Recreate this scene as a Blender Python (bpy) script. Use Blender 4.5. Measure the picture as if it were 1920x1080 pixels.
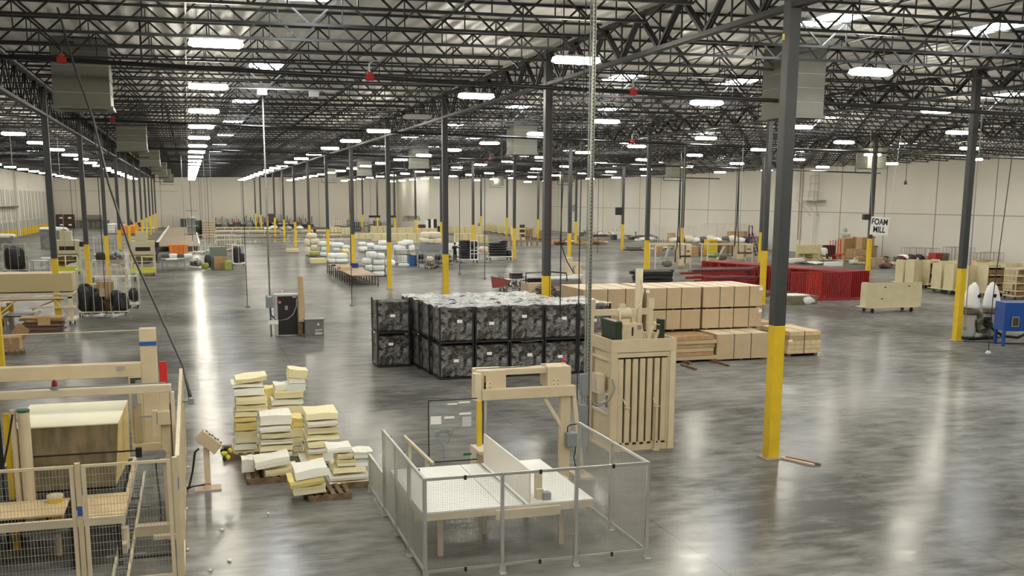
import bpy, bmesh, math, random
from mathutils import Vector, Matrix, Euler
for _o in list(bpy.data.objects): bpy.data.objects.remove(_o)
SC = bpy.context.scene
COL = SC.collection
PI = math.pi
R = random.Random(11)
# ------------------------------------------------------------------ camera
FPX, YAW, PIT, ROL, CH, PPY = 1936.6, .3002, .1757, .0046, 5.768, 720.
_F = Vector((math.sin(YAW)*math.cos(PIT), math.cos(YAW)*math.cos(PIT), -math.sin(PIT)))
_R = Vector((math.cos(YAW), -math.sin(YAW), 0)); _U = _R.cross(_F)
_R, _U = _R*math.cos(ROL)+_U*math.sin(ROL), _U*math.cos(ROL)-_R*math.sin(ROL)
cam_d = bpy.data.cameras.new('camera'); cam = bpy.data.objects.new('camera', cam_d); COL.objects.link(cam)
cam_d.sensor_width = 36; cam_d.lens = FPX/1920*36; cam_d.shift_y = (PPY-540)/1920
cam_d.clip_start = .1; cam_d.clip_end = 600
cam.matrix_world = Matrix.Translation((0, 0, CH)) @ Matrix((_R, _U, -_F)).transposed().to_4x4()
SC.camera = cam
# ------------------------------------------------------------------ world, exposure
w = bpy.data.worlds.new('world'); SC.world = w; w.use_nodes = True
w.node_tree.nodes['Background'].inputs[0].default_value = (.75, .85, 1, 1)
w.node_tree.nodes['Background'].inputs[1].default_value = .6
SC.view_settings.view_transform = 'Standard'
try: SC.view_settings.look = 'None'
except Exception: pass
SC.view_settings.gamma = 1; SC.view_settings.use_curve_mapping = False
SC.view_settings.exposure = 0.42
LAMP_L = 75.0      # radiance of the high-bay lenses
SKY_L = 32.0        # radiance of the skylight diffusers
# ------------------------------------------------------------------ helpers
def gnd(px, py, z=0.0):
    """world point on the level z seen at a picture position (used to survey where things stand)"""
    d = _F*FPX + _R*(px-960) + _U*(PPY-py)
    t = (z-CH)/d.z
    return Vector((d.x*t, d.y*t, z))
def hgt(px, py, ty):
    g = gnd(px, py); lo, hi = -2., 20.
    for _ in range(40):
        m = (lo+hi)/2; d = Vector((g.x, g.y, m-CH)); y = PPY-FPX*d.dot(_U)/d.dot(_F)
        if y > ty: lo = m
        else: hi = m
    return lo
def atY(px, py, Y):
    d = _F*FPX + _R*(px-960) + _U*(PPY-py); t = Y/d.y
    return Vector((d.x*t, Y, CH+d.z*t))
_mats = {}
def mat(name, col, rough=.6, metal=0., var=0., scale=6., bump=0., emit=0., alpha=1., col2=None, stretch=None, spec=.5, detail=4):
    if name in _mats: return _mats[name]
    m = bpy.data.materials.new(name); m.use_nodes = True; nt = m.node_tree; N = nt.nodes; L = nt.links
    b = N['Principled BSDF']; c = tuple(col)+(1,)
    b.inputs['Base Color'].default_value = c; b.inputs['Roughness'].default_value = rough
    b.inputs['Metallic'].default_value = metal
    b.inputs['Specular IOR Level'].default_value = spec
    if alpha < 1: b.inputs['Alpha'].default_value = alpha
    if emit:
        b.inputs['Emission Color'].default_value = c; b.inputs['Emission Strength'].default_value = emit
    if var or bump or col2:
        tc = N.new('ShaderNodeTexCoord'); mp = N.new('ShaderNodeMapping')
        if stretch: mp.inputs['Scale'].default_value = stretch
        L.new(tc.outputs['Object'], mp.inputs[0])
        n = N.new('ShaderNodeTexNoise'); n.inputs['Scale'].default_value = scale; n.inputs['Detail'].default_value = detail
        L.new(mp.outputs[0], n.inputs['Vector'])
        if var or col2:
            r = N.new('ShaderNodeValToRGB')
            c2 = col2 if col2 else tuple(min(1, x*(1+var)) for x in col)
            c1 = col if col2 else tuple(x*(1-var) for x in col)
            r.color_ramp.elements[0].position = .35; r.color_ramp.elements[1].position = .65
            r.color_ramp.elements[0].color = tuple(c1)+(1,); r.color_ramp.elements[1].color = tuple(c2)+(1,)
            L.new(n.outputs[0], r.inputs[0]); L.new(r.outputs[0], b.inputs['Base Color'])
        if bump:
            bp = N.new('ShaderNodeBump'); bp.inputs['Strength'].default_value = bump; bp.inputs['Distance'].default_value = .02
            L.new(n.outputs[0], bp.inputs['Height']); L.new(bp.outputs[0], b.inputs['Normal'])
    _mats[name] = m
    return m
class MB:
    def __init__(s): s.v = []; s.f = []
    def add(s, vs, fs):
        k = len(s.v); s.v += [tuple(a) for a in vs]; s.f += [tuple(i+k for i in f) for f in fs]; return s
    def box(s, x0, x1, y0, y1, z0, z1):
        return s.add([(x0,y0,z0),(x1,y0,z0),(x1,y1,z0),(x0,y1,z0),(x0,y0,z1),(x1,y0,z1),(x1,y1,z1),(x0,y1,z1)],
                     [(0,3,2,1),(4,5,6,7),(0,1,5,4),(1,2,6,5),(2,3,7,6),(3,0,4,7)])
    def cbox(s, c, d, rz=0, rx=0, ry=0):
        m = Euler((rx, ry, rz)).to_matrix(); c = Vector(c); h = Vector(d)/2
        vs = [c+m@Vector((a*h.x, b*h.y, e*h.z)) for e in (-1,1) for a,b in ((-1,-1),(1,-1),(1,1),(-1,1))]
        return s.add(vs, [(0,3,2,1),(4,5,6,7),(0,1,5,4),(1,2,6,5),(2,3,7,6),(3,0,4,7)])
    def bar(s, p, q, w, h=None, up=(0,0,1)):
        h = h or w; p = Vector(p); q = Vector(q); d = (q-p)
        if d.length < 1e-6: return s
        d.normalize(); u = Vector(up)
        if abs(d.dot(u)) > .98: u = Vector((0,1,0))
        a = d.cross(u).normalized(); b = a.cross(d).normalized()
        a *= w/2; b *= h/2
        vs = [p-a-b, p+a-b, p+a+b, p-a+b, q-a-b, q+a-b, q+a+b, q-a+b]
        return s.add(vs, [(0,3,2,1),(4,5,6,7),(0,1,5,4),(1,2,6,5),(2,3,7,6),(3,0,4,7)])
    def tube(s, pts, r, n=6, cap=True):
        pts = [Vector(p) for p in pts]; k = len(s.v); u0 = None
        rr = r if isinstance(r, (list, tuple)) else [r]*len(pts)
        for i, p in enumerate(pts):
            d = (pts[min(i+1, len(pts)-1)]-pts[max(i-1, 0)]).normalized()
            if u0 is None:
                u0 = Vector((0,0,1)) if abs(d.z) < .9 else Vector((1,0,0))
            a = d.cross(u0)
            if a.length < 1e-4: a = d.cross(Vector((0,1,0)))
            a.normalize(); b = d.cross(a); u0 = b*-1 if False else u0
            for j in range(n):
                t = 2*PI*j/n; s.v.append(tuple(p+(a*math.cos(t)+b*math.sin(t))*rr[i]))
        for i in range(len(pts)-1):
            for j in range(n):
                q = k+i*n; s.f.append((q+j, q+(j+1)%n, q+n+(j+1)%n, q+n+j))
        if cap:
            s.f.append(tuple(k+j for j in range(n))[::-1]); s.f.append(tuple(k+(len(pts)-1)*n+j for j in range(n)))
        return s
    def cyl(s, c, r, z0, z1, n=16, r2=None):
        r2 = r if r2 is None else r2
        return s.tube([(c[0],c[1],z0),(c[0],c[1],z1)], [r, r2], n)
    def wheel(s, c, r, w, ax='y', n=12):
        c = Vector(c); d = Vector((0,w/2,0)) if ax == 'y' else Vector((w/2,0,0))
        return s.tube([c-d, c+d], r, n)
    def lathe(s, c, prof, n=20):
        k = len(s.v)
        for r, z in prof:
            for j in range(n):
                t = 2*PI*j/n; s.v.append((c[0]+r*math.cos(t), c[1]+r*math.sin(t), c[2]+z))
        for i in range(len(prof)-1):
            for j in range(n):
                q = k+i*n; s.f.append((q+j, q+(j+1)%n, q+n+(j+1)%n, q+n+j))
        s.f.append(tuple(k+j for j in range(n))[::-1]); s.f.append(tuple(k+(len(prof)-1)*n+j for j in range(n)))
        return s
    def prism(s, poly, a, b, axis='y'):
        n = len(poly); vs = []
        for t in (a, b):
            for (u, w_) in poly:
                vs.append((u, t, w_) if axis == 'y' else ((t, u, w_) if axis == 'x' else (u, w_, t)))
        fs = [tuple(range(n)), tuple(range(n, 2*n))[::-1]]+[(i, (i+n), ((i+1)%n+n), (i+1)%n) for i in range(n)]
        return s.add(vs, fs)
    def pillow(s, c, d, rz=0, seed=0, e=.45, nu=14, nv=8, rough=.04, ry=0, rx=0):
        """a soft rounded box (superellipsoid) with uneven folds"""
        rr = random.Random(seed); m = Euler((rx, ry, rz)).to_matrix(); c = Vector(c); k = len(s.v)
        ph = [rr.uniform(0, 6.28) for _ in range(6)]
        def sg(x, p): return math.copysign(abs(x)**p, x)
        for i in range(nv+1):
            v = -PI/2+PI*i/nv
            for j in range(nu):
                u = 2*PI*j/nu
                x = sg(math.cos(v), e)*sg(math.cos(u), e); y = sg(math.cos(v), e)*sg(math.sin(u), e); z = sg(math.sin(v), e)
                q = 1+rough*(math.sin(3*u+ph[0])*math.cos(2*v+ph[1])+math.sin(5*u+ph[2]+3*v)+.7*math.sin(9*u+ph[3]))
                s.v.append(tuple(c+m@Vector((x*d[0]/2*q, y*d[1]/2*q, z*d[2]/2*(1+rough*math.sin(4*u+ph[4]))))))
        for i in range(nv):
            for j in range(nu):
                q = k+i*nu; s.f.append((q+j, q+(j+1)%nu, q+nu+(j+1)%nu, q+nu+j))
        return s
    def mesh(s, name):
        me = bpy.data.meshes.new(name); me.from_pydata(s.v, [], s.f); me.update(); return me
    def build(s, name, m, parent=None, smooth=False, bev=0, loc=None, world=False):
        off = None
        if world and parent is not None: off = parent.location.copy()
        if loc is not None and world: off = Vector(loc)
        if off is not None: s.v = [tuple(Vector(a)-off) for a in s.v]
        me = s.mesh(name); bm = bmesh.new(); bm.from_mesh(me); bmesh.ops.recalc_face_normals(bm, faces=bm.faces); bm.to_mesh(me); bm.free()
        for mm in (m if isinstance(m, (list, tuple)) else [m]): me.materials.append(mm)
        if smooth: me.polygons.foreach_set('use_smooth', [True]*len(me.polygons))
        o = bpy.data.objects.new(name, me); COL.objects.link(o)
        if parent is not None: o.parent = parent
        if loc is not None: o.location = loc
        if bev:
            b = o.modifiers.new('bevel', 'BEVEL'); b.width = bev; b.segments = 2; b.limit_method = 'ANGLE'
        return o
def tag(o, label=None, cat=None, group=None, kind=None):
    if label: o['label'] = label
    if cat: o['category'] = cat
    if group: o['group'] = group
    if kind: o['kind'] = kind
    return o
def thing(name, label, cat, loc=(0,0,0), rz=0, group=None):
    o = bpy.data.objects.new(name, None); COL.objects.link(o); o.location = loc; o.rotation_euler = (0,0,rz)
    o.empty_display_size = .2
    return tag(o, label, cat, group)
_kids = {}
def copy_tree(o, parent=None, loc=None, rz=None, label=None, group=None, scale=None):
    c = o.copy(); COL.objects.link(c)
    if parent is not None: c.parent = parent
    if loc is not None: c.location = loc
    if rz is not None: c.rotation_euler = (0,0,rz)
    if scale is not None: c.scale = scale if isinstance(scale, (tuple, list)) else (scale,)*3
    if label: c['label'] = label
    if group: c['group'] = group
    for ch in list(o.children): copy_tree(ch, c)
    return c
def ordn(k):
    W = ['zeroth','first','second','third','fourth','fifth','sixth','seventh','eighth','ninth','tenth','eleventh','twelfth','thirteenth','fourteenth','fifteenth','sixteenth','seventeenth','eighteenth','nineteenth']
    if k < 20: return W[k]
    T = ['twent','thirt','fort','fift','sixt','sevent','eight','ninet'][k//10-2]
    return T+'ieth' if k % 10 == 0 else T+'y-'+W[k % 10]
# ------------------------------------------------------------------ colours
STEEL = mat('dark_steel_paint', (.009,.009,.0095), .5)
COLG = mat('column_grey_paint', (.045,.047,.047), .5, var=.08, scale=2)
YEL = mat('safety_yellow_paint', (.74,.50,.018), .45, var=.06, scale=3)
BEIGE = mat('machine_beige_paint', (.62,.515,.335), .5, var=.05, scale=3)
BEIGE2 = mat('pale_beige_paint', (.68,.59,.41), .55, var=.05, scale=3)
PLY0 = mat('plywood_face', (.56,.36,.17), .75, var=.12, scale=5, stretch=(1,1,6))
PALEW = mat('pale_wood_panel', (.66,.58,.34), .7, var=.07, scale=4)
WOOD = mat('pallet_wood', (.17,.115,.065), .85, var=.3, scale=8)
WHITE = mat('white_plastic', (.85,.85,.82), .5)
FOAMW = mat('white_foam', (.88,.865,.75), .9, bump=.3, scale=40)
FOAMC = mat('cream_foam', (.88,.80,.50), .9, bump=.3, scale=40)
FOAMY = mat('yellow_foam', (.88,.72,.28), .9, bump=.3, scale=40)
GALV = mat('galvanised_steel', (.34,.35,.32), .45, .5, var=.08, scale=2)
ALU = mat('aluminium', (.62,.62,.6), .35, .8)
BLK = mat('black_plastic', (.012,.012,.013), .45)
BLKF = mat('black_fabric', (.014,.014,.017), .45, bump=.9, scale=9)
GREY = mat('grey_metal_box', (.23,.25,.26), .5)
CARD = mat('cardboard', (.42,.27,.13), .85, var=.08, scale=4)
RED = mat('red_rack_paint', (.30,.014,.012), .45)
REDB = mat('bright_red', (.6,.02,.02), .4)
BLUE = mat('blue_paint', (.012,.07,.30), .4)
PWHITE = mat('white_bag', (.80,.80,.78), .6, bump=.5, scale=5)
WIRE = mat('zinc_wire', (.55,.54,.5), .4, .6)
ORG = mat('orange_fabric', (.75,.22,.02), .6)
OLIVE = mat('olive_fabric', (.10,.085,.035), .85, bump=.4, scale=15)
BRN = mat('dark_brown', (.06,.035,.02), .7)
TAPEB = mat('blue_tape', (.02,.10,.36), .5)
SKIN = mat('skin', (.45,.26,.17), .6)
# ------------------------------------------------------------------ building shell
BX, BY = 18.45, 15.82
ROWX = [-6.0, 12.45, 30.9, 49.35]
COLY = [20.2+BY*n for n in range(-2, 13)]
XL, XR = -25.4, 67.8
YB, YF, YF2, XJ = -14., 226., 194., 43.5      # rear, far wall, nearer far wall right of the jog
deck_pts = [(XL,10.6),(-6.0,10.88),(12.45,11.12),(30.9,11.22),(49.35,10.9),(XR,10.3)]
def deck(x):
    for (a, za), (b, zb) in zip(deck_pts, deck_pts[1:]):
        if x <= b: return za+(zb-za)*(x-a)/(b-a)
    return deck_pts[-1][1]
# floor
def floor_mat():
    m = bpy.data.materials.new('polished_concrete'); m.use_nodes = True; N = m.node_tree.nodes; L = m.node_tree.links
    b = N['Principled BSDF']; tc = N.new('ShaderNodeTexCoord')
    def noise(scale, st=(1,1,1), det=6, rgh=.55):
        mp = N.new('ShaderNodeMapping'); mp.inputs['Scale'].default_value = st; L.new(tc.outputs['Object'], mp.inputs[0])
        n = N.new('ShaderNodeTexNoise'); n.inputs['Scale'].default_value = scale; n.inputs['Detail'].default_value = det; n.inputs['Roughness'].default_value = rgh
        L.new(mp.outputs[0], n.inputs['Vector']); return n
    n1 = noise(.22, (1, 1, 1), 8, .6); n2 = noise(1.5, (.7, 1.7, 1), 8, .66); n3 = noise(.08, (1,1,1), 3)
    mx = N.new('ShaderNodeMath'); mx.operation = 'ADD'; L.new(n1.outputs[0], mx.inputs[0]); L.new(n2.outputs[0], mx.inputs[1])
    mx2 = N.new('ShaderNodeMath'); mx2.operation = 'ADD'; L.new(mx.outputs[0], mx2.inputs[0]); L.new(n3.outputs[0], mx2.inputs[1])
    r = N.new('ShaderNodeValToRGB'); r.color_ramp.elements[0].position = .42; r.color_ramp.elements[1].position = .62
    r.color_ramp.elements[0].color = (.095,.094,.086,1); r.color_ramp.elements[1].color = (.30,.292,.265,1)
    d3 = N.new('ShaderNodeMath'); d3.operation = 'DIVIDE'; d3.inputs[1].default_value = 3; L.new(mx2.outputs[0], d3.inputs[0]); L.new(d3.outputs[0], r.inputs[0])
    # control joints: a thin dark line every bay
    sx = N.new('ShaderNodeSeparateXYZ'); L.new(tc.outputs['Object'], sx.inputs[0])
    def line(out, off, per, wd):
        a = N.new('ShaderNodeMath'); a.operation = 'ADD'; a.inputs[1].default_value = -off+1000*per; L.new(out, a.inputs[0])
        k = N.new('ShaderNodeMath'); k.operation = 'MODULO'; k.inputs[1].default_value = per; L.new(a.outputs[0], k.inputs[0])
        g = N.new('ShaderNodeMath'); g.operation = 'LESS_THAN'; g.inputs[1].default_value = wd; L.new(k.outputs[0], g.inputs[0]); return g
    l1 = line(sx.outputs[0], 12.45, BX/4, .012); l2 = line(sx.outputs[1], 20.2, BY/4, .012)
    mm = N.new('ShaderNodeMath'); mm.operation = 'MAXIMUM'; L.new(l1.outputs[0], mm.inputs[0]); L.new(l2.outputs[0], mm.inputs[1])
    mix = N.new('ShaderNodeMix'); mix.data_type = 'RGBA'; L.new(mm.outputs[0], mix.inputs[0]); L.new(r.outputs[0], mix.inputs[6]); mix.inputs[7].default_value = (.06,.06,.058,1)
    L.new(mix.outputs[2], b.inputs['Base Color'])
    rr = N.new('ShaderNodeMapRange'); rr.inputs[1].default_value = .3; rr.inputs[2].default_value = .7; rr.inputs[3].default_value = .12; rr.inputs[4].default_value = .27
    L.new(n2.outputs[0], rr.inputs[0]); L.new(rr.outputs[0], b.inputs['Roughness'])
    nb = noise(1.1, (.6, 2.6, 1), 4); bp = N.new('ShaderNodeBump'); bp.inputs['Strength'].default_value = .16; bp.inputs['Distance'].default_value = .02
    L.new(nb.outputs[0], bp.inputs['Height']); L.new(bp.outputs[0], b.inputs['Normal'])
    # sealed concrete: mostly diffuse with a weak, blurred gloss that grows a little at grazing angles
    b.inputs['Specular IOR Level'].default_value = 0.0
    gl = N.new('ShaderNodeBsdfGlossy'); L.new(rr.outputs[0], gl.inputs['Roughness']); L.new(bp.outputs[0], gl.inputs['Normal'])
    lw = N.new('ShaderNodeLayerWeight'); lw.inputs[0].default_value = .5
    fm_ = N.new('ShaderNodeMapRange'); fm_.inputs[1].default_value = .3; fm_.inputs[2].default_value = 1.0; fm_.inputs[3].default_value = .075; fm_.inputs[4].default_value = .17
    L.new(lw.outputs['Facing'], fm_.inputs[0]); mxs = N.new('ShaderNodeMixShader'); L.new(fm_.outputs[0], mxs.inputs[0])
    L.new(b.outputs[0], mxs.inputs[1]); L.new(gl.outputs[0], mxs.inputs[2]); L.new(mxs.outputs[0], N['Material Output'].inputs[0])
    return m
tag(MB().box(XL-.3, XR+.3, YB-.3, YF+.3, -.3, 0).build('floor', floor_mat()), kind='structure')
WALLM = mat('painted_tilt_up_panel', (.64,.615,.54), .75, var=.04, scale=.15)
JOINT = mat('panel_joint', (.22,.20,.16), .9)
tag(MB().box(XR, XR+.3, YB, YF2+.3, 0, 12).build('wall_right', WALLM), kind='structure')
tag(MB().box(XL-.3, XL, YB, YF+.3, 0, 12).build('wall_left', WALLM), kind='structure')
tag(MB().box(XL, XJ, YF, YF+.3, 0, 12).build('wall_far', WALLM), kind='structure')
tag(MB().box(XJ, XR, YF2, YF2+.3, 0, 12).box(XJ, XJ+.3, YF2+.3, YF, 0, 12).build('wall_far_jog', WALLM), kind='structure')
tag(MB().box(XL-.3, XR+.3, YB-.3, YB, 0, 12).build('wall_rear', WALLM), kind='structure')
# panel joints (thin recess lines standing a few mm proud as sealant)
mb = MB()
for k in range(0, 28):
    y = -8+k*7.6
    if y < YF2: mb.box(XR-.02, XR+.01, y-.04, y+.04, 0, 11)
mb.box(XR-.02, XR+.01, YB, YF2, 4.62, 4.68)
tag(mb.build('trim_1', JOINT), kind='structure')
mb = MB()
for k in range(0, 9): mb.box(XL+4+k*8, XL+4.08+k*8, YF-.02, YF+.01, 0, 11)
mb.box(XL, -2, YF-.02, YF+.01, 7.3, 7.36)
tag(mb.build('trim_2', JOINT), kind='structure')
# roof deck with skylight openings
SKYX = [-15.6, 3.2, 18.7, 24.5, 39.4, 58.0]
SKYY = [28.11+BY*k for k in range(-1, 12)]
JY = 2.6367
def ceil_mat():
    m = bpy.data.materials.new('foil_faced_roof_insulation'); m.use_nodes = True; N = m.node_tree.nodes; L = m.node_tree.links
    b = N['Principled BSDF']; b.inputs['Roughness'].default_value = .45; b.inputs['Metallic'].default_value = .0
    tc = N.new('ShaderNodeTexCoord')
    mp = N.new('ShaderNodeMapping'); mp.inputs['Scale'].default_value = (1.0, .25, 1); L.new(tc.outputs['Object'], mp.inputs[0])
    n = N.new('ShaderNodeTexNoise'); n.inputs['Scale'].default_value = 1.6; n.inputs['Detail'].default_value = 5; L.new(mp.outputs[0], n.inputs['Vector'])
    wv = N.new('ShaderNodeTexWave'); wv.wave_type = 'BANDS'; wv.bands_direction = 'X'; wv.inputs['Scale'].default_value = .52; wv.inputs['Distortion'].default_value = 2.5; wv.inputs['Detail'].default_value = 2; wv.inputs['Detail Scale'].default_value = .6
    L.new(tc.outputs['Object'], wv.inputs['Vector'])
    r = N.new('ShaderNodeValToRGB'); r.color_ramp.elements[0].position = .3; r.color_ramp.elements[1].position = .7
    r.color_ramp.elements[0].color = (.68,.67,.63,1); r.color_ramp.elements[1].color = (.88,.87,.83,1); L.new(n.outputs[0], r.inputs[0])
    L.new(r.outputs[0], b.inputs['Base Color'])
    bp = N.new('ShaderNodeBump'); bp.inputs['Strength'].default_value = .8; bp.inputs['Distance'].default_value = .12
    ad = N.new('ShaderNodeMath'); ad.operation = 'ADD'; L.new(n.outputs[0], ad.inputs[0]); L.new(wv.outputs[1], ad.inputs[1])
    L.new(ad.outputs[0], bp.inputs['Height']); L.new(bp.outputs[0], b.inputs['Normal'])
    return m
mb = MB()
xs = sorted(set([p[0] for p in deck_pts]+[x+s*.65 for x in SKYX for s in (-1,1)]))
ys = sorted(set([YB, YF]+[y+s*1.22 for y in SKYY for s in (-1,1)]))
for a, b_ in zip(xs, xs[1:]):
    for c, d in zip(ys, ys[1:]):
        if any(abs((a+b_)/2-x) < .6 for x in SKYX) and any(abs((c+d)/2-y) < 1. for y in SKYY) and (b_-a) < 1.5 and (d-c) < 2.6: continue
        za, zb = deck(a), deck(b_)
        mb.add([(a,c,za),(b_,c,zb),(b_,d,zb),(a,d,za),(a,c,za+.25),(b_,c,zb+.25),(b_,d,zb+.25),(a,d,za+.25)],
               [(0,3,2,1),(4,5,6,7),(0,1,5,4),(1,2,6,5),(2,3,7,6),(3,0,4,7)])
tag(mb.build('ceiling', ceil_mat()), kind='structure')
SKYM = mat('skylight_diffuser', (.93,.97,1.0), .5, emit=SKY_L)
k = 0
for x in SKYX:
    for y in SKYY:
        if x > XJ and y > YF2: continue
        z = deck(x); k += 1
        tag(MB().box(x-.66, x+.66, y-1.23, y+1.23, z+.04, z+.08).build('window_%d' % k, SKYM), kind='structure')
# ------------------------------------------------------------------ roof steel
def joist_parts(L_, z0, z1, dep, npan):
    """bar joist along +X from (0) to L_, local z measured from the seat of the left end"""
    tc_ = MB(); bc = MB(); wb = MB()
    def zt(x): return z0+(z1-z0)*x/L_
    tc_.bar((0,0,zt(0)-.03), (L_,0,zt(L_)-.03), .10, .06)
    e = .9
    bc.bar((e,0,zt(e)-dep), (L_-e,0,zt(L_-e)-dep), .10, .07)
    w_ = (L_-2*e)/npan
    wb.bar((.08,0,zt(0)-.05), (e,0,zt(e)-dep), .04, .04); wb.bar((L_-.08,0,zt(L_)-.05), (L_-e,0,zt(L_-e)-dep), .04, .04)
    for i in range(npan):
        x0 = e+i*w_; xm = x0+w_/2; x1 = x0+w_
        wb.bar((x0,0,zt(x0)-dep), (xm,0,zt(xm)-.04), .05, .05); wb.bar((xm,0,zt(xm)-.04), (x1,0,zt(x1)-dep), .05, .05)
        wb.bar((xm,0,zt(xm)-.04), (xm,0,zt(xm)-dep), .03, .03)
    return tc_, bc, wb
bays = list(zip(deck_pts, deck_pts[1:]))
bay_txt = ['over the aisle along the left wall', 'over the wide aisle with the long light line', 'over the wrapped bale and plywood stacks', 'over the sand-coloured panel carts', 'beside the right wall']
protos = []
for bi, ((xa, za), (xb, zb)) in enumerate(bays):
    L_ = xb-xa
    tcm, bcm, wbm = joist_parts(L_-.24, za-.02, zb-.02, .78, 10)
    protos.append([tcm, bcm, wbm, xa+.12])
cand = []
k0 = int((14-20.2)/JY)
for j in range(k0, 80):
    y = 20.2+j*JY+ .0
    if y > YF-.5: break
    for bi in range(5):
        (xa, za), (xb, zb) = bays[bi]
        if xa > XJ-.1 and y > YF2-.3: continue
        if bi == 4 and y < 38 or bi == 3 and y < 24: pass
        # outside the frame to the right
        cxm = (xa+xb)/2; cx_near = xa
        if (cx_near*_R.x+y*_R.y)/(cx_near*_F.x+y*_F.y+1e-6) > .56: continue
        if (xb*_R.x+y*_R.y)/(max(.1, xb*_F.x+y*_F.y)) < -.54: continue
        dist = math.hypot(max(0, xa), y) if xa > 0 else y
        cand.append((dist, y, bi))
cand.sort()
first = {}; jn = [0]*5
bay_s = ['over the left wall aisle', 'over the wide aisle', 'over the bale stacks', 'over the panel carts', 'beside the right wall']
for (d_, y, bi) in sorted(cand[:300], key=lambda q: q[1]):
    jn[bi] += 1; jl = 'dark steel roof joist, %s from the camera %s' % (ordn(jn[bi]), bay_s[bi])
    if bi not in first:
        t = thing('roof_joist', jl, 'roof joist', (protos[bi][3], y, 0), 0, 'roof joists '+bay_txt[bi])
        protos[bi][0].build('top_chord', STEEL, t); protos[bi][1].build('bottom_chord', STEEL, t); protos[bi][2].build('web', STEEL, t)
        first[bi] = t
    else: copy_tree(first[bi], loc=(protos[bi][3], y, 0), label=jl)
short = joist_parts(XJ-31.1, deck(31.)-.02, deck(XJ)-.02, .78, 7)
far = [MB() for _ in range(5)]
for (d_, y, bi) in cand[300:]:
    if bi not in first: first[bi] = 1
    x0 = protos[bi][3]
    for q in (short if bi == 3 and y > YF2-.3 else protos[bi][:3]):
        far[bi].add([(a+x0, b+y, c) for a, b, c in q.v], q.f)
for bi in range(5):
    if far[bi].v: tag(far[bi].build('roof_joist', STEEL), 'dense far dark open-web joists at the end of the roof, '+bay_s[bi], 'roof joists', 'far roof joists', 'stuff')
# girders along the column rows
GB = [9.4, 9.8, 10.15, 9.75]
row_txt = ['row left of the wide aisle', 'row right of the wide aisle', 'row behind the plywood stacks', 'row nearest the right wall']
for ri, X in enumerate(ROWX):
    tz = deck(X)-.14; bz = GB[ri]
    tcg, bcg, wg = MB(), MB(), MB()
    tcg.box(-.13, -.02, 0, BY, tz-.09, tz).box(.02, .13, 0, BY, tz-.09, tz)
    bcg.box(-.12, -.02, .15, BY-.15, bz, bz+.11).box(.02, .12, .15, BY-.15, bz, bz+.11)
    n = 6; p = BY/n
    for i in range(n):
        a, m_, c = i*p, i*p+p/2, i*p+p
        for s in (-.05, .05):
            wg.bar((s, a+.2 if i == 0 else a, tz-.05), (s, m_, bz+.05), .055, .09); wg.bar((s, m_, bz+.05), (s, c-.2 if i == n-1 else c, tz-.05), .055, .09)
        wg.bar((0, a, tz-.05), (0, a, bz+.05), .04, .04)
        wg.bar((0, m_, tz-.05), (0, m_, bz+.05), .04, .04)
    base = None
    for n_, y in enumerate(COLY[:-1] if X < XJ else COLY[:-2]):
        gl = 'dark roof girder, %s bay from the rear, %s' % (ordn(n_+1), row_txt[ri])
        if base is None:
            base = thing('roof_girder', gl, 'girder', (X, y, 0), 0, 'girders on the '+row_txt[ri])
            tcg.build('top_chord', STEEL, base); bcg.build('bottom_chord', STEEL, base); wg.build('web', STEEL, base)
        else: copy_tree(base, loc=(X, y, 0), label=gl)
# bridging lines across joists (thin rods along Y)
mb = MB()
for (xa, za), (xb, zb) in bays:
    for f_ in (1/3, 2/3):
        x = xa+(xb-xa)*f_; mb.box(x-.02, x+.02, 14, (YF if x < XJ else YF2)-.2, deck(x)-.80, deck(x)-.77)
        mb.box(x-.02, x+.02, 14, (YF if x < XJ else YF2)-.2, deck(x)-.09, deck(x)-.06)
tag(mb.build('joist_bridging', STEEL), 'thin dark bridging angles running lengthwise between the roof joists', 'bridging')
# ------------------------------------------------------------------ columns
def column(X, Y, ri, n):
    lab = 'dark grey column with yellow foot, %s from the camera, %s' % (ordn(n), row_txt[ri])
    if ri == 1 and n == 1: lab = 'nearest and largest dark grey column with tall yellow foot, right of the baler'
    t = thing('steel_column', lab, 'column', (X, Y, 0), 0)
    h = deck(X)-.1; q = .135
    MB().box(-q, q, -q, q, 3.05, h).build('shaft', COLG, t, bev=.012)
    MB().box(-q-.002, q+.002, -q-.002, q+.002, 0.02, 3.05).build('yellow_guard', YEL, t, bev=.012)
    MB().box(-q-.08, q+.08, -q-.08, q+.08, 0, .025).build('base_plate', mat('grout', (.36,.33,.27), .8), t)
    return t
YN = {0: 1, 1: 0, 2: 1, 3: 2}
for ri, X in enumerate(ROWX):
    n = 0
    for k in range(YN[ri], 13):
        Y = 20.2+BY*k
        if X > XJ and Y > YF2: break
        n += 1; column(X, Y, ri, n)
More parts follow.
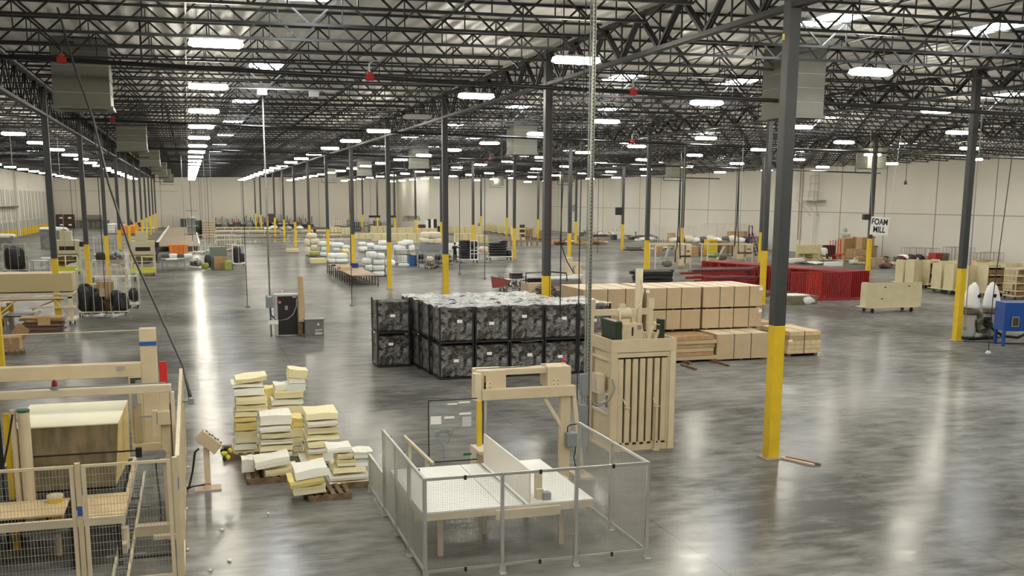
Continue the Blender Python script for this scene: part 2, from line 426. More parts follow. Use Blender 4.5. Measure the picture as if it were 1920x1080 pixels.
# ------------------------------------------------------------------ high-bay lights
LENS = mat('lit_diffuser_lens', (1.0,.93,.79), .4, emit=LAMP_L)
HOUS = mat('fixture_white_housing', (.7,.7,.68), .4)
LROW = [(-21.,9.6,9),(-9.9,9.6,2),(.85,9.6,-3),(10.45,9.6,-3),(20.,9.65,-3),(31.,9.65,-2),(41.,9.6,-1),(50.9,9.4,1),(60.5,9.2,2)]
ltx = ['nearest the left wall', 'left of the left columns', 'over the wide aisle', 'right of the wide aisle', 'over the bales', 'beside the third columns', 'over the panel carts', 'beside the fourth columns', 'nearest the right wall']
lp = None
for ri, (X, Z, k0) in enumerate(LROW):
    n = 0
    for k in range(0 if k0 < 0 else k0, 19):
        Y = 27.9+10.55*k
        if Y > YF-4 or (X > XJ and Y > YF2-4): break
        n += 1; n_ = n
        lab = 'lit white ceiling light, %s from the camera in line %s' % (ordn(n_), ltx[ri])
        zt = deck(X)-Z-.02
        t = thing('high_bay_light', lab, 'ceiling light', (X, Y, Z), 0, 'high-bay lights '+ltx[ri])
        if lp is None:
            hb = MB().add([(-.50,-.12,.13),(.50,-.12,.13),(.50,.12,.13),(-.50,.12,.13),(-.64,-.19,.076),(.64,-.19,.076),(.64,.19,.076),(-.64,.19,.076)],[(0,1,2,3),(4,7,6,5),(0,4,5,1),(1,5,6,2),(2,6,7,3),(3,7,4,0)])
            h1 = hb.build('housing', HOUS, t)
            l1 = MB().add([(-.62,-.17,.075),(.62,-.17,.075),(.62,.17,.075),(-.62,.17,.075),(-.66,-.19,-.03),(.66,-.19,-.03),(.66,.19,-.03),(-.66,.19,-.03),(-.56,-.13,-.085),(.56,-.13,-.085),(.56,.13,-.085),(-.56,.13,-.085)],[(0,1,2,3),(8,11,10,9),(0,4,5,1),(1,5,6,2),(2,6,7,3),(3,7,4,0),(4,8,9,5),(5,9,10,6),(6,10,11,7),(7,11,8,4)]).build('lens', LENS, t)
            lp = (h1, l1)
        else:
            for q in lp:
                c = q.copy(); COL.objects.link(c); c.parent = t
                if ri == 3 and abs(Y-(27.9+21.1)) < .1 and q is l1:
                    c.data = q.data.copy(); c.data.materials[0] = mat('unlit_lens', (.62,.62,.6), .4)
                    t['label'] = 'unlit grey ceiling light between lit ones right of the wide aisle'
        if k == max(k0, 0): hw = MB().box(-.453,-.447,-.003,.003,.12,zt).box(.447,.453,-.003,.003,.12,zt).build('hanger_wire', STEEL, t)
        else:
            c = hw.copy(); COL.objects.link(c); c.parent = t
# hidden lights behind the camera still belong to the hall: two rows of the same fixture
for X in (-9.9, .85, 10.45, 20.):
    for k in (-3, -2, -1):
        Y = 27.9+10.55*k
        t = thing('high_bay_light', 'lit white ceiling light above and behind the camera, line at %s, row %s' % (['left', 'aisle', 'bale', 'right'][[-9.9,.85,10.45,20.].index(X)], ordn(-k)), 'ceiling light', (X, Y, 9.6))
        for q in lp+(hw,):
            c = q.copy(); COL.objects.link(c); c.parent = t
# ------------------------------------------------------------------ safety cage round the flat table saw (front right of centre)
CX0, CX1, CY0, CY1, CZ = 3.22, 6.92, 14.86, 18.0, 1.62
def mesh_wires(mb, p0, ux, z0, z1, ln, step, r, zstep=None):
    """welded wire: p0 start, ux unit vector, vertical and horizontal wires as thin bars"""
    p0 = Vector(p0); ux = Vector(ux); n = int(ln/step)
    for i in range(1, n):
        a = p0+ux*(i*ln/n); mb.bar((a.x, a.y, z0), (a.x, a.y, z1), r)
    m_ = int((z1-z0)/(zstep or step))
    for i in range(1, m_):
        z = z0+(z1-z0)*i/m_; a = p0; b = p0+ux*ln; mb.bar((a.x, a.y, z), (b.x, b.y, z), r)
    return mb
cage = thing('machine_guard_cage', 'silver aluminium fence with wire mesh round the white saw table', 'safety fence', (CX0, CY0, 0))
def cage_post(x, y, foot=True, zt=CZ):
    MB().box(x-.028, x+.028, y-.028, y+.028, .02, zt).build('post', ALU, cage, world=True, bev=.004)
    if foot: MB().box(x-.05, x+.05, y-.12, y+.05, 0, .012).box(x-.05, x+.05, y-.04, y-.03, 0, .16).build('foot_bracket', ALU, cage, world=True)
def cage_panel(a, b, zt=CZ, zb=.13, fill=True):
    a = Vector(a); b = Vector(b); u = (b-a); ln = u.length; u.normalize()
    f = MB()
    for z in (zb, zt-.02): f.bar((a.x,a.y,z), (b.x,b.y,z), .04, .04)
    f.build('rail', ALU, cage, world=True)
    if fill: mesh_wires(MB(), (a.x,a.y,0), (u.x,u.y,0), zb, zt-.02, ln, .027, .0026).build('wire_mesh', WIRE, cage, world=True)
fx = [CX0, 4.45, 5.68, CX1]
for x in fx: cage_post(x, CY0)
for a, b in zip(fx, fx[1:]): cage_panel((a, CY0, 0), (b, CY0, 0))
ly = [CY0, 16.05, 17.2, 18.36]
for y in ly[1:]: cage_post(CX0, y)
for a, b in zip(ly, ly[1:]): cage_panel((CX0, a, 0), (CX0, b, 0))
ry = [CY0, 16.4, CY1]
for y in ry[1:]: cage_post(CX1, y)
for a, b in zip(ry, ry[1:]): cage_panel((CX1, a, 0), (CX1, b, 0))
cage_post(CX0, 20.0, zt=.78); cage_panel((CX0, 18.4, 0), (CX0, 20.0, 0), zt=.78, zb=.1)
cl = MB()
for x in (3.85, 5.07, 6.3):
    for z in (.13, CZ-.02): cl.box(x-.02, x+.02, CY0-.04, CY0-.02, z-.04, z+.03)
for y in (15.4, 16.6, 17.8):
    for z in (.13, CZ-.02): cl.box(CX0+.02, CX0+.04, y-.02, y+.02, z-.04, z+.03)
cl.build('panel_clip', BLK, cage, world=True)
# ------------------------------------------------------------------ vertical foam saw with white table
TBZ = .9
saw = thing('foam_band_saw', 'beige portal band saw with white square table inside the mesh cage', 'band saw', (6.2, 18.5, 0))
WT = mat('white_laminate', (.82,.81,.76), .35, var=.03, scale=2)
MB().box(3.30, 4.98, 15.42, 18.2, TBZ-.025, TBZ).box(5.02, 6.2, 15.42, 18.2, TBZ-.025, TBZ).build('table_top', WT, saw, world=True)
MB().box(4.95, 4.955, 15.42, 18.2, TBZ, TBZ+.004).box(5.02, 5.025, 15.42, 18.2, TBZ, TBZ+.004).box(4.62, 4.626, 15.42, 18.2, TBZ, TBZ+.004).build('table_slot', BLK, saw, world=True)
MB().box(3.30, 6.2, 15.42, 15.46, TBZ-.14, TBZ-.025).box(3.30, 6.2, 18.16, 18.2, TBZ-.14, TBZ-.025).box(3.3, 3.34, 15.46, 18.16, TBZ-.14, TBZ-.025).box(6.16, 6.2, 15.46, 18.16, TBZ-.14, TBZ-.025).box(4.5,5.6,15.36,15.41,TBZ-.2,TBZ-.05).build('table_frame', BEIGE2, saw, world=True)
for x, y in ((3.7,15.9),(5.8,15.9),(3.7,17.8),(5.8,17.8),(4.7,16.8)):
    MB().box(x-.04, x+.04, y-.04, y+.04, 0, TBZ-.14).build('leg', BEIGE2, saw, world=True)
MB().box(5.08, 5.11, 15.45, 18.2, TBZ+.005, 1.47).build('fence_board', mat('white_fence_board', (.80,.76,.66), .35), saw, world=True)
MB().cyl((5.33,15.72), .07, TBZ, 1.34, 12).box(5.28,5.38,15.6,15.7,TBZ-.02,TBZ+.18).build('fence_stop', BEIGE, saw, world=True, smooth=False)
MB().box(5.36, 5.5, 15.55, 15.7, TBZ+.0, TBZ+.12).build('clamp', GREY, saw, world=True)
# portal: axis X at Y=20
PY = 20.0
MB().box(5.45, 6.05, PY-.05, PY+.45, 1.93, 2.36).build('head_box', BEIGE, saw, world=True, bev=.015)
MB().box(6.95, 7.47, PY-.05, PY+.45, 1.93, 2.38).build('head_box', BEIGE, saw, world=True, bev=.015)
MB().box(6.05, 6.95, PY+.02, PY+.35, 2.24, 2.36).build('head_bridge', BEIGE, saw, world=True, bev=.01)
MB().box(5.5, 7.52, PY-.2, PY-.05, 1.77, 1.99).build('cross_beam', BEIGE, saw, world=True, bev=.01)
MB().box(5.36, 5.5, PY-.15, PY+.1, 1.76, 2.32).build('end_plate', BEIGE2, saw, world=True, bev=.01)
for x in (5.65, 7.12):
    MB().box(x-.07, x+.07, PY-.07, PY-.052, 1.99, 2.12).build('adjuster_plate', BEIGE2, saw, world=True)
    b_ = MB()
    for a, c in ((-1,-1),(1,-1),(1,1),(-1,1)): b_.wheel((x+a*.045, PY-.08, 2.055+c*.04), .01, .02, 'y', 8)
    b_.build('bolt', STEEL, saw, world=True)
MB().box(5.58, 5.61, PY-.07, PY-.052, 1.95, 2.26).build('slot', mat('rust_slot', (.16,.07,.03), .7), saw, world=True)
MB().bar((7.32, PY-.08, 1.78), (7.32, PY-.08, 0), .22, .14).build('column', BEIGE, saw, world=True, bev=.01)
MB().bar((7.5, PY-.1, 1.8), (7.72, PY-.1, .0), .09, .12).build('raking_strut', BEIGE2, saw, world=True)
MB().bar((6.83, PY-.12, 1.79), (7.26, PY-.12, 1.1), .055, .07).build('diagonal_brace', BEIGE2, saw, world=True)
MB().box(7.12, 7.3, PY-.5, PY-.2, 0, .08).box(7.55, 7.9, PY-.4, PY+.3, 0, .05).build('foot', BEIGE, saw, world=True)
MB().box(7.30, 7.52, PY-.34, PY-.16, .72, 1.0).build('junction_box', GREY, saw, world=True, bev=.01)
MB().tube([(7.35,PY-.2,1.0),(7.35,PY-.2,1.12),(7.4,PY-.2,1.16),(7.55,PY-.2,1.17)], .012).tube([(7.55,PY-.2,.72),(7.5,PY-.2,.45),(7.55,PY-.2,.2)], .012).build('cable', BLK, saw, world=True)
MB().box(5.40, 5.50, PY-.18, PY-.1, .72, 1.77).build('yellow_blade_guard', YEL, saw, world=True, bev=.01)
MB().box(5.54, 5.60, PY-.18, PY-.12, .95, 1.77).build('blade_guide', ALU, saw, world=True)
MB().box(5.52, 5.535, PY-.17, PY-.13, .9, 1.77).build('blade', mat('brown_blade', (.10,.05,.03), .4, .5), saw, world=True)
MB().box(5.3, 5.6, PY-.7, PY-.2, .78, .84).box(5.35,5.6,PY-.3,PY+.2,0,.78).build('lower_head', BEIGE2, saw, world=True)
MB().cyl((7.36, PY+.1), .035, 2.38, 2.44, 10).build('beacon_base', WHITE, saw, world=True)
MB().lathe((7.36, PY+.1, 2.44), [(.04,0),(.04,.05),(.03,.08),(.01,.09)], 12).build('red_beacon', REDB, saw, world=True)
MB().tube([(5.45,PY+.2,2.365),(6.5,PY+.2,2.37),(6.92,PY+.2,2.4),(7.0,PY+.2,2.39)], .008).build('cable', BLK, saw, world=True)
# clear swing panel
gp = thing('clear_guard_panel', 'clear plastic guard panel in a black frame with papers taped on it', 'guard panel', (4.7, 19.1, 0))
GX0, GX1, GY, GZ0, GZ1 = 4.24, 5.2, 19.1, .76, 1.96
CLEAR = mat('clear_polycarbonate', (.95,.97,.96), .08, alpha=.06)
MB().box(GX0, GX1, GY-.004, GY+.004, GZ0, GZ1).build('clear_sheet', CLEAR, gp, world=True)
MB().box(GX0-.02, GX0, GY-.012, GY+.012, GZ0, GZ1).box(GX0-.02, GX1, GY-.012, GY+.012, GZ1, GZ1+.02).box(GX0-.02, GX1, GY-.012, GY+.012, GZ0-.02, GZ0).build('frame', BLK, gp, world=True)
MB().box(GX0-.02, GX0, GY-.01, GY+.01, 0, GZ0-.02).build('leg', BEIGE2, gp, world=True); MB().box(GX1-.02, GX1, GY-.01, GY+.01, 0, GZ0-.02).build('leg', BEIGE2, gp, world=True)
pp = [(.03,.24,1.5,1.66),(.30,.50,1.60,1.645),(.36,.56,1.87,1.90),(.58,.82,1.89,1.92),(.6,.84,1.66,1.70),(.66,.84,1.42,1.62)]
for i, (a, b, c, d) in enumerate(pp): MB().box(GX0+a, GX0+b, GY-.010, GY-.006, c, d).build('paper', mat('paper', (.85,.84,.78), .8) if i != 5 else mat('grey_paper', (.55,.56,.54), .8), gp, world=True)
MB().box(GX0+.12, GX0+.2, GY-.06, GY-.01, 1.28, 1.38).box(GX0+.37, GX0+.45, GY-.06, GY-.01, 1.3, 1.4).box(GX0+.18, GX0+.42, GY-.04, GY-.01, 1.33, 1.40).build('two_hand_control', GREY, gp, world=True, bev=.008)
MB().tube([(GX0+.16,GY-.04,1.28),(GX0+.17,GY-.04,1.16),(GX0+.27,GY-.04,1.08),(GX0+.37,GY-.04,1.14),(GX0+.41,GY-.04,1.3)], .008).tube([(GX0+.27,GY-.04,1.08),(GX0+.29,GY-.04,.8)], .01).build('cable', GREY, gp, world=True)
MB().box(GX0+.68, GX0+.84, GY-.012, GY-.007, .84, .89).build('green_sticker', mat('green_sticker', (.01,.16,.07), .5), gp, world=True)
# two support rails behind the table's left half
t = thing('roller_support', 'beige tubular support rail standing behind the left edge of the saw table', 'support rail', (4.1, 19.4, 0))
MB().bar((4.05,20.6,.95), (4.2,18.6,.85), .05).build('rail', BEIGE2, t, world=True)
MB().bar((4.08,20.2,0), (4.08,20.2,.92), .05).build('leg', BEIGE2, t, world=True); MB().bar((4.16,19.0,0), (4.16,19.0,.86), .05).build('leg', BEIGE2, t, world=True)
MB().box(3.9, 4.3, 19.2, 19.26, 0, .05).build('foot', BEIGE2, t, world=True)
# ------------------------------------------------------------------ vertical baler
bl = thing('vertical_baler', 'tall beige vertical baler with slatted front and motor on top', 'baler', (9.87, 22.3, 0))
a0, a1, b0, b1, H = 9.08, 10.72, 21.66, 23.0, 2.64
MB().box(a0, a0+.16, b0, b0+.16, 0, H-.30).build('corner_post', BEIGE, bl, world=True, bev=.01)
MB().box(a1-.16, a1, b0, b0+.16, 0, H-.30).build('corner_post', BEIGE, bl, world=True, bev=.01)
MB().box(a0, a0+.16, b1-.16, b1, 0, H-.30).build('corner_post', BEIGE, bl, world=True, bev=.01)
MB().box(a1-.16, a1, b1-.16, b1, 0, H-.30).build('corner_post', BEIGE, bl, world=True, bev=.01)
MB().box(a0, a1, b0, b0+.05, H-.30, H).box(a0, a0+.05, b0+.05, b1, H-.30, H).box(a1-.05, a1, b0+.05, b1, H-.30, H).box(a0+.05, a1-.05, b1-.05, b1, H-.30, H).build('top_frame', BEIGE, bl, world=True, bev=.008)
MB().box(a0+.05, a1-.05, b0+.05, b1-.05, H-.34, H-.31).build('top_plate', BEIGE2, bl, world=True)
MB().box(a0+.16, a1-.16, b0+.04, b0+.12, .0, .20).box(a0+.16, a1-.16, b0+.02, b0+.1, H-.42, H-.31).box(a0,a1,b0+.2,b1,0,.06).build('sill', BEIGE, bl, world=True, bev=.006)
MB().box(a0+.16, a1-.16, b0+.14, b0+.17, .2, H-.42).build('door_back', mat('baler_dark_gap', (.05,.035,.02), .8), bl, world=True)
n = 7
for i in range(n):
    x = a0+.27+i*(1.64-.44-.1)/(n-1)
    MB().box(x-.066, x+.066, b0+.05, b0+.13, .2, H-.46).build('front_slat', BEIGE, bl, world=True, bev=.008)
MB().box(a0+.16, a0+.2, b0+.05, b0+.13, .2, H-.42).box(a1-.2, a1-.16, b0+.05, b0+.13, .2, H-.42).build('door_edge', BEIGE2, bl, world=True)
MB().box(a1-.145, a1-.03, b0-.012, b0-.001, .2, H-.3).build('side_strip', BEIGE2, bl, world=True)
for i in range(n):
    x = a0+.27+i*(1.64-.44-.1)/(n-1)
    MB().box(x-.045, x+.045, b0+.02, b0+.045, .16, .2).build('tie_slot', BLK, bl, world=True)
for x in (a0+.33, a0+1.08):
    MB().tube([(x,b0+.03,1.25),(x+.04,b0-.03,1.12),(x+.08,b0+.03,1.0)], .014).tube([(x+.02,b0-.03,1.06),(x+.16,b0-.03,1.04)], .012).build('latch', BEIGE2, bl, world=True)
MB().box(a1-.5,a1-.47,b0-.03,b0+.02,.02,1.1).box(a1-.56,a1-.42,b0-.12,b0,.0,.03).build('release_bar', BEIGE, bl, world=True)
# left side: recessed panels
MB().box(a0+.05, a0+.07, b0+.16, b1-.16, .05, .85).box(a0+.06, a0+.08, b0+.16, b1-.16, 1.42, H-.3).build('side_panel', BEIGE, bl, world=True)
MB().box(a0+.01, a0+.05, b0+.16, b1-.16, .84, .9).box(a0+.01, a0+.05, b0+.16, b1-.16, 1.38, 1.43).box(a0+.01, a0+.05, b0+.16, b1-.16, H-.52, H-.46).build('side_rib', BEIGE2, bl, world=True)
MB().box(a0+.5, a1-.25, b0+.3, b1-.2, .06, 1.35).build('bale_chamber', mat('baler_inside', (.20,.13,.07), .8), bl, world=True)
MB().tube([(a0+.1,b0+.5,1.1),(a0+.12,b0+.9,1.0),(a0+.2,b0+1.1,1.2)], .03).cyl((a0+.25,b0+.6), .06, .9, 1.25, 10).cyl((a0+.3,b0+.9), .05, .9, 1.2, 10).build('valve', BEIGE2, bl, world=True)
MB().box(a0-.22, a0-.02, b0+.28, b0+.62, 1.36, 1.82).build('control_box', BEIGE2, bl, world=True, bev=.01)
MB().box(a0-.225, a0-.221, b0+.33, b0+.57, 1.42, 1.7).build('warning_label', mat('worn_label', (.62,.5,.42), .7), bl, world=True)
MB().tube([(a0-.02,b0+.2,1.76),(a0+.04,b0+.02,1.74),(a0+.06,b0-.1,1.55),(a0-.05,b0-.1,1.3),(a0-.3,b0-.05,1.14),(a0-.42,b0,1.18),(a0-.45,b0,1.34)], .022, 8).build('conduit', GREY, bl, world=True, smooth=True)
# rear guide posts and top beam
MB().box(a0-.02, a0+.10, b1, b1+.1, 0, 3.35).box(a0-.04, a0+.12, b1-.02, b1, 3.18, 3.45).build('guide_post', BEIGE2, bl, world=True)
MB().box(a1-.12, a1, b1, b1+.1, 0, 3.35).box(a1-.14, a1+.02, b1-.02, b1, 3.18, 3.45).build('guide_post', BEIGE2, bl, world=True)
MB().box(a0+.1, a1-.12, b1, b1+.08, 3.05, 3.2).build('cross_tube', BEIGE2, bl, world=True)
MB().cyl((a0+.98, b0+.75), .09, H-.31, 4.2, 14).build('ram_cylinder', BEIGE2, bl, world=True, smooth=True)
MB().tube([(a0+.98,b0+.64,3.95),(a0+1.02,b0+.6,3.7),(a0+.93,b0+.5,3.4),(a0+.8,b0+.5,3.3),(a0+.78,b0+.5,2.95)], .018).build('hose', BEIGE2, bl, world=True)
MB().box(a0+.35, a0+.86, b0+.2, b0+.62, H-.31, 2.98).build('oil_tank', BEIGE, bl, world=True, bev=.02)
MB().box(a0+.58,a0+.62,b0+.19,b0+.2,2.7,2.9).build('sight_glass', BLK, bl, world=True); MB().box(a0+.72,a0+.82,b0+.19,b0+.2,2.84,2.94).build('plate', GREY, bl, world=True)
MB().tube([(a0+.32,b0+.45,3.2),(a0+.36,b0+.45,3.2),(a0+.62,b0+.45,3.2),(a0+.66,b0+.45,3.2)], [.08,.13,.13,.07], 16).box(a0+.36,a0+.5,b0+.4,b0+.5,3.32,3.42).box(a0+.38,a0+.6,b0+.35,b0+.55,2.98,3.08).build('motor', BEIGE2, bl, world=True, smooth=False)
MB().cyl((a0+.7,b0+.45), .06, 2.98, 3.12, 12).tube([(a0+.62,b0+.45,3.1),(a0+.72,b0+.4,3.16),(a0+.78,b0+.45,3.0)], .02).build('pump', BEIGE, bl, world=True)
MB().tube([(a0+.33,b0+.3,3.3),(a0+.28,b0+.2,3.1),(a0+.33,b0+.18,2.8),(a0+.36,b0+.15,2.45)], .02).tube([(a0+.86,b0+.3,2.95),(a0+.92,b0+.2,2.6),(a0+.95,b0+.2,2.4)], .015).build('hose', BEIGE2, bl, world=True)
GRN = mat('dark_green_panel', (.018,.035,.018), .4)
MB().box(a0+.14, a0+.30, b0+.1, b0+.98, H-.31, 3.05).build('green_belt_roll', GRN, bl, world=True, bev=.02)
MB().box(a1-.3, a1-.2, b0+.25, b0+.5, H-.31, 3.05).build('green_post', GRN, bl, world=True)
MB().bar((a1-.62,b0+.35,2.5),(a1-.4,b0+.35,3.0),.05).bar((a1-.42,b0+.35,2.5),(a1-.3,b0+.35,2.8),.05).bar((a1-.62,b0+.33,3.0),(a1-.3,b0+.33,2.92),.06,.02).build('bracket', BEIGE2, bl, world=True)
# slotted strut riser with conduits, left of the baler
st = thing('strut_riser', 'slotted galvanised strut rising to the roof beside the baler with grey boxes', 'strut', (8.62, 21.95, 0))
sm = MB().box(8.60, 8.67, 21.95, 21.99, 0, 10.55).box(8.60, 8.61, 21.91, 21.95, 0, 10.55).box(8.66, 8.67, 21.91, 21.95, 0, 10.55)
sm.build('channel', mat('strut_channel', (.42,.43,.38), .45, .6), st, world=True)
sl = MB()
for i in range(130): sl.box(8.622, 8.648, 21.945, 21.949, .3+i*.08, .33+i*.08)
sl.build('slots', BLK, st, world=True)
MB().tube([(8.55,21.95,0),(8.55,21.95,10.5)], .016).build('conduit', GALV, st, world=True)
MB().box(8.42, 8.6, 21.82, 21.94, 1.35, 1.86).build('switch_box', GREY, st, world=True, bev=.008)
MB().box(8.38, 8.56, 21.72, 21.9, .15, 1.15).build('switch_box', GREY, st, world=True, bev=.008)
MB().tube([(8.47,21.88,1.35),(8.47,21.88,1.15)], .02).build('conduit', GALV, st, world=True)
tag(MB().tube([(8.20,21.5,.9),(8.2,21.5,5.),(8.28,21.55,10.4)], .012).build('power_cord', BLK), 'thin black power cord hanging straight down left of the slotted strut', 'power cord')
# ------------------------------------------------------------------ foam splitting machine, front left
ms = thing('foam_splitting_machine', 'large beige foam cutting machine behind the mesh fence at front left', 'foam cutting machine', (-2.2, 18.5, 0))
def P_(name, m, mb, parent=ms, **k): return mb.build(name, m, parent, world=True, **k)
P_('rear_column', BEIGE, MB().box(-.95,-.67,19.4,19.65,1.28,3.49), bev=.01)
P_('blue_tape', TAPEB, MB().box(-.955,-.665,19.39,19.40,3.19,3.26))
P_('rear_beam', BEIGE, MB().box(-5.2,-.95,19.38,19.62,2.64,2.88), bev=.01)
P_('name_plate', mat('worn_plate',(.35,.36,.33),.5), MB().box(-1.35,-1.22,19.36,19.38,2.78,2.84))
P_('carriage_arm', BEIGE, MB().box(-.67,-.44,19.4,19.55,1.4,1.6).box(-.5,-.44,18.05,19.5,1.4,1.5))
P_('carriage', BEIGE, MB().box(-1.17,-.95,19.36,19.42,1.3,2.64).box(-1.17,-.62,19.3,19.38,1.28,1.42), bev=.006)
P_('carriage_panel', mat('carriage_khaki',(.42,.34,.21),.6), MB().box(-1.12,-.97,19.33,19.355,1.45,2.15))
P_('motor_recess', mat('dark_recess',(.05,.045,.03),.7), MB().box(-1.14,-.96,19.345,19.358,2.4,2.62))
P_('motor', GREY, MB().cyl((-1.0,19.3), .06, 2.44, 2.58, 10).cyl((-1.08,19.3), .04, 2.12, 2.35, 10))
P_('front_beam', BEIGE2, MB().box(-5.2,-.42,17.95,18.08,2.58,2.71), bev=.01)
P_('front_post', BEIGE, MB().box(-.62,-.46,17.95,18.08,0,2.58), bev=.01)
P_('side_post', BEIGE2, MB().box(-.44,-.38,17.95,18.05,0,2.58))
P_('slide_rod', mat('dark_rod',(.07,.03,.03),.4), MB().box(-.458,-.442,17.93,17.95,.5,2.4))
P_('beam_cable', GREY, MB().tube([(-5.2,18.0,2.72),(-3.,18.0,2.73),(-2.35,18.,2.74),(-2.2,18,2.74),(-1.5,18.,2.73),(-.5,18.0,2.74)], .012))
P_('beacon_base', GREY, MB().cyl((-2.22,18.0), .07, 2.71, 2.76, 12))
P_('red_beacon', mat('dark_red_lens',(.22,.01,.01),.3), MB().lathe((-2.22,18.0,2.76), [(.045,0),(.045,.05),(.035,.09),(.01,.11)], 12))
P_('red_limit_bar', REDB, MB().box(-.66,-.53,20.0,20.06,2.35,2.80))
P_('limit_bar_post', BEIGE, MB().box(-.64,-.56,20.0,20.06,0,2.35))
P_('clamp_block', BEIGE, MB().box(-.68,-.46,17.85,17.95,2.05,2.28).box(-.75,-.66,17.85,17.93,1.85,2.3).box(-.7,-.5,17.85,17.95,1.4,1.52), bev=.006)
P_('clamp_rod', GREY, MB().tube([(-.95,17.9,2.2),(-.66,17.9,2.2)], .015).wheel((-.62,17.86,1.55), .07, .03).wheel((-.7,17.86,1.48), .05, .03))
P_('drive_chain', BLK, MB().tube([(-.73,17.86,1.5),(-.70,17.84,.8),(-.70,17.84,.3),(-.82,17.9,.05)], .016))
P_('blade', mat('blade_steel',(.05,.045,.045),.35,.6), MB().box(-3.3,-1.0,18.30,18.33,1.52,1.545))
P_('blade_guide', BLK, MB().box(-1.06,-.96,18.26,18.36,1.42,1.58))
P_('blade_wire', BEIGE2, MB().tube([(-5.2,19.5,3.42),(-.95,19.5,3.46)], .009))
P_('dust_pipe', BEIGE, MB().cyl((-2.72,18.0), .095, .78, 2.36, 16).cyl((-2.88,18.02), .05, .6, 2.4, 12), smooth=False)
P_('green_cap', mat('green_cap',(.03,.12,.06),.5), MB().cyl((-2.72,18.0), .10, 2.36, 2.40, 16))
P_('pipe_elbow', BEIGE2, MB().tube([(-2.72,18.0,.82),(-2.71,17.96,.68),(-2.66,17.85,.62),(-2.55,17.75,.6)], [.13,.14,.13,.11], 14))
P_('left_post', BLK, MB().box(-3.16,-3.10,18.2,18.26,0,2.35))
P_('left_gauge', YEL, MB().box(-3.06,-2.97,18.2,18.26,.0,2.3))
P_('left_hose', BLK, MB().tube([(-2.86,17.9,2.35),(-2.95,17.85,1.9),(-3.1,17.8,1.3),(-3.4,17.7,.9)], .018))
P_('left_brown_board', BRN, MB().box(-2.97,-2.9,18.3,18.36,0,2.2))
P_('bed_board', mat('bed_plywood',(.66,.50,.28),.6,var=.1,scale=3), MB().box(-1.92,-1.18,16.74,18.0,.87,.90))
P_('bed_board', mat('bed_plywood',(.66,.50,.28),.6), MB().box(-5.0,-2.1,16.95,17.9,.87,.90))
P_('bed_rail', BEIGE2, MB().box(-5.0,-1.18,16.66,16.735,.76,.885).box(-5,-1.18,20.6,20.7,.7,.86).box(-1.25,-1.18,18.0,20.6,.7,.86))
P_('bed_frame', mat('dark_machine_bed',(.045,.04,.035),.7), MB().box(-5.0,-1.3,18.02,20.58,.45,.86))
for x in (-1.3,-2.0,-3.2):
    P_('leg', STEEL, MB().box(x-.03,x+.03,16.9,16.96,0,.76)); P_('leg', BEIGE2, MB().box(x-.04,x+.04,20.45,20.53,0,.45))
P_('yellow_motor', YEL, MB().cyl((-2.30,17.7), .12, .62, .98, 16))
P_('motor_cap', BEIGE2, MB().cyl((-2.30,17.7), .13, .98, 1.02, 16).cyl((-2.3,17.7), .05, 0, .62, 10))
P_('motor_tray', mat('grey_tray',(.16,.15,.13),.6), MB().box(-2.75,-1.95,17.2,17.68,.5,.56))
# floor track and drive carriage
P_('floor_track', BEIGE2, MB().bar((-1.36,22.4,.12),(-1.36,15.85,.12),.04,.06)); P_('floor_track', BEIGE2, MB().bar((-1.14,22.4,.12),(-1.14,15.85,.12),.04,.06))
tm = MB()
for i in range(14): tm.box(-1.36,-1.14,15.95+i*.45,15.99+i*.45,.08,.12)
for i in range(5): tm.box(-1.55,-.95,15.9+i*1.4,15.96+i*1.4,0,.03)
P_('track_tie', GREY, tm)
P_('drive_unit', BEIGE2, MB().box(-1.1,-.5,17.5,17.7,.25,.42).box(-.8,-.45,17.1,17.22,.3,.36).cyl((-1.25,17.3), .08, .15, .5, 10).box(-1.32,-1.2,17.0,17.5,.15,.3))
P_('lateral_rod', BLK, MB().bar((-1.1,19.2,.1),(-.5,19.2,.1),.03).bar((-1.1,16.9,.1),(-.5,16.9,.1),.03))
# big foam block on the bed
fb = thing('foam_block', 'huge pale yellow foam block with shade-painted brown skin on the bed of the cutting machine', 'foam block', (-2.1, 19.5, .9))
MB().add([(-2.98,18.46,.9),(-1.42,18.46,.9),(-1.3,20.6,.9),(-2.98,20.6,.9),(-2.98,18.46,2.0),(-1.32,18.46,2.0),(-1.28,20.6,2.0),(-2.98,20.6,2.0)],
    [(0,3,2,1),(4,5,6,7),(1,2,6,5),(2,3,7,6),(3,0,4,7),(0,1,5,4)]).build('foam_body', [mat('block_foam_top',(.93,.91,.70),.9), mat('block_foam_cut',(.80,.62,.26),.85,var=.08,scale=5)], fb, world=True)
fbm = bpy.data.objects[fb.children[0].name].data
for p in fbm.polygons:
    if p.normal.x > .7: p.material_index = 1
MB().add([(-2.97,18.455,.9),(-1.42,18.455,.9),(-1.325,18.455,1.985),(-2.97,18.455,1.985),(-2.97,18.445,.9),(-1.42,18.445,.9),(-1.325,18.445,1.985),(-2.97,18.445,1.985)],[(0,3,2,1),(4,5,6,7),(0,1,5,4),(1,2,6,5),(2,3,7,6),(3,0,4,7)]).build('foam_skin_shade', mat('foam_brown_shaded_skin',(.22,.175,.10),.85,var=.3,scale=2.2,stretch=(3,1,1)), fb, world=True)  # dirty front skin, with the front face's shade painted into its dark brown
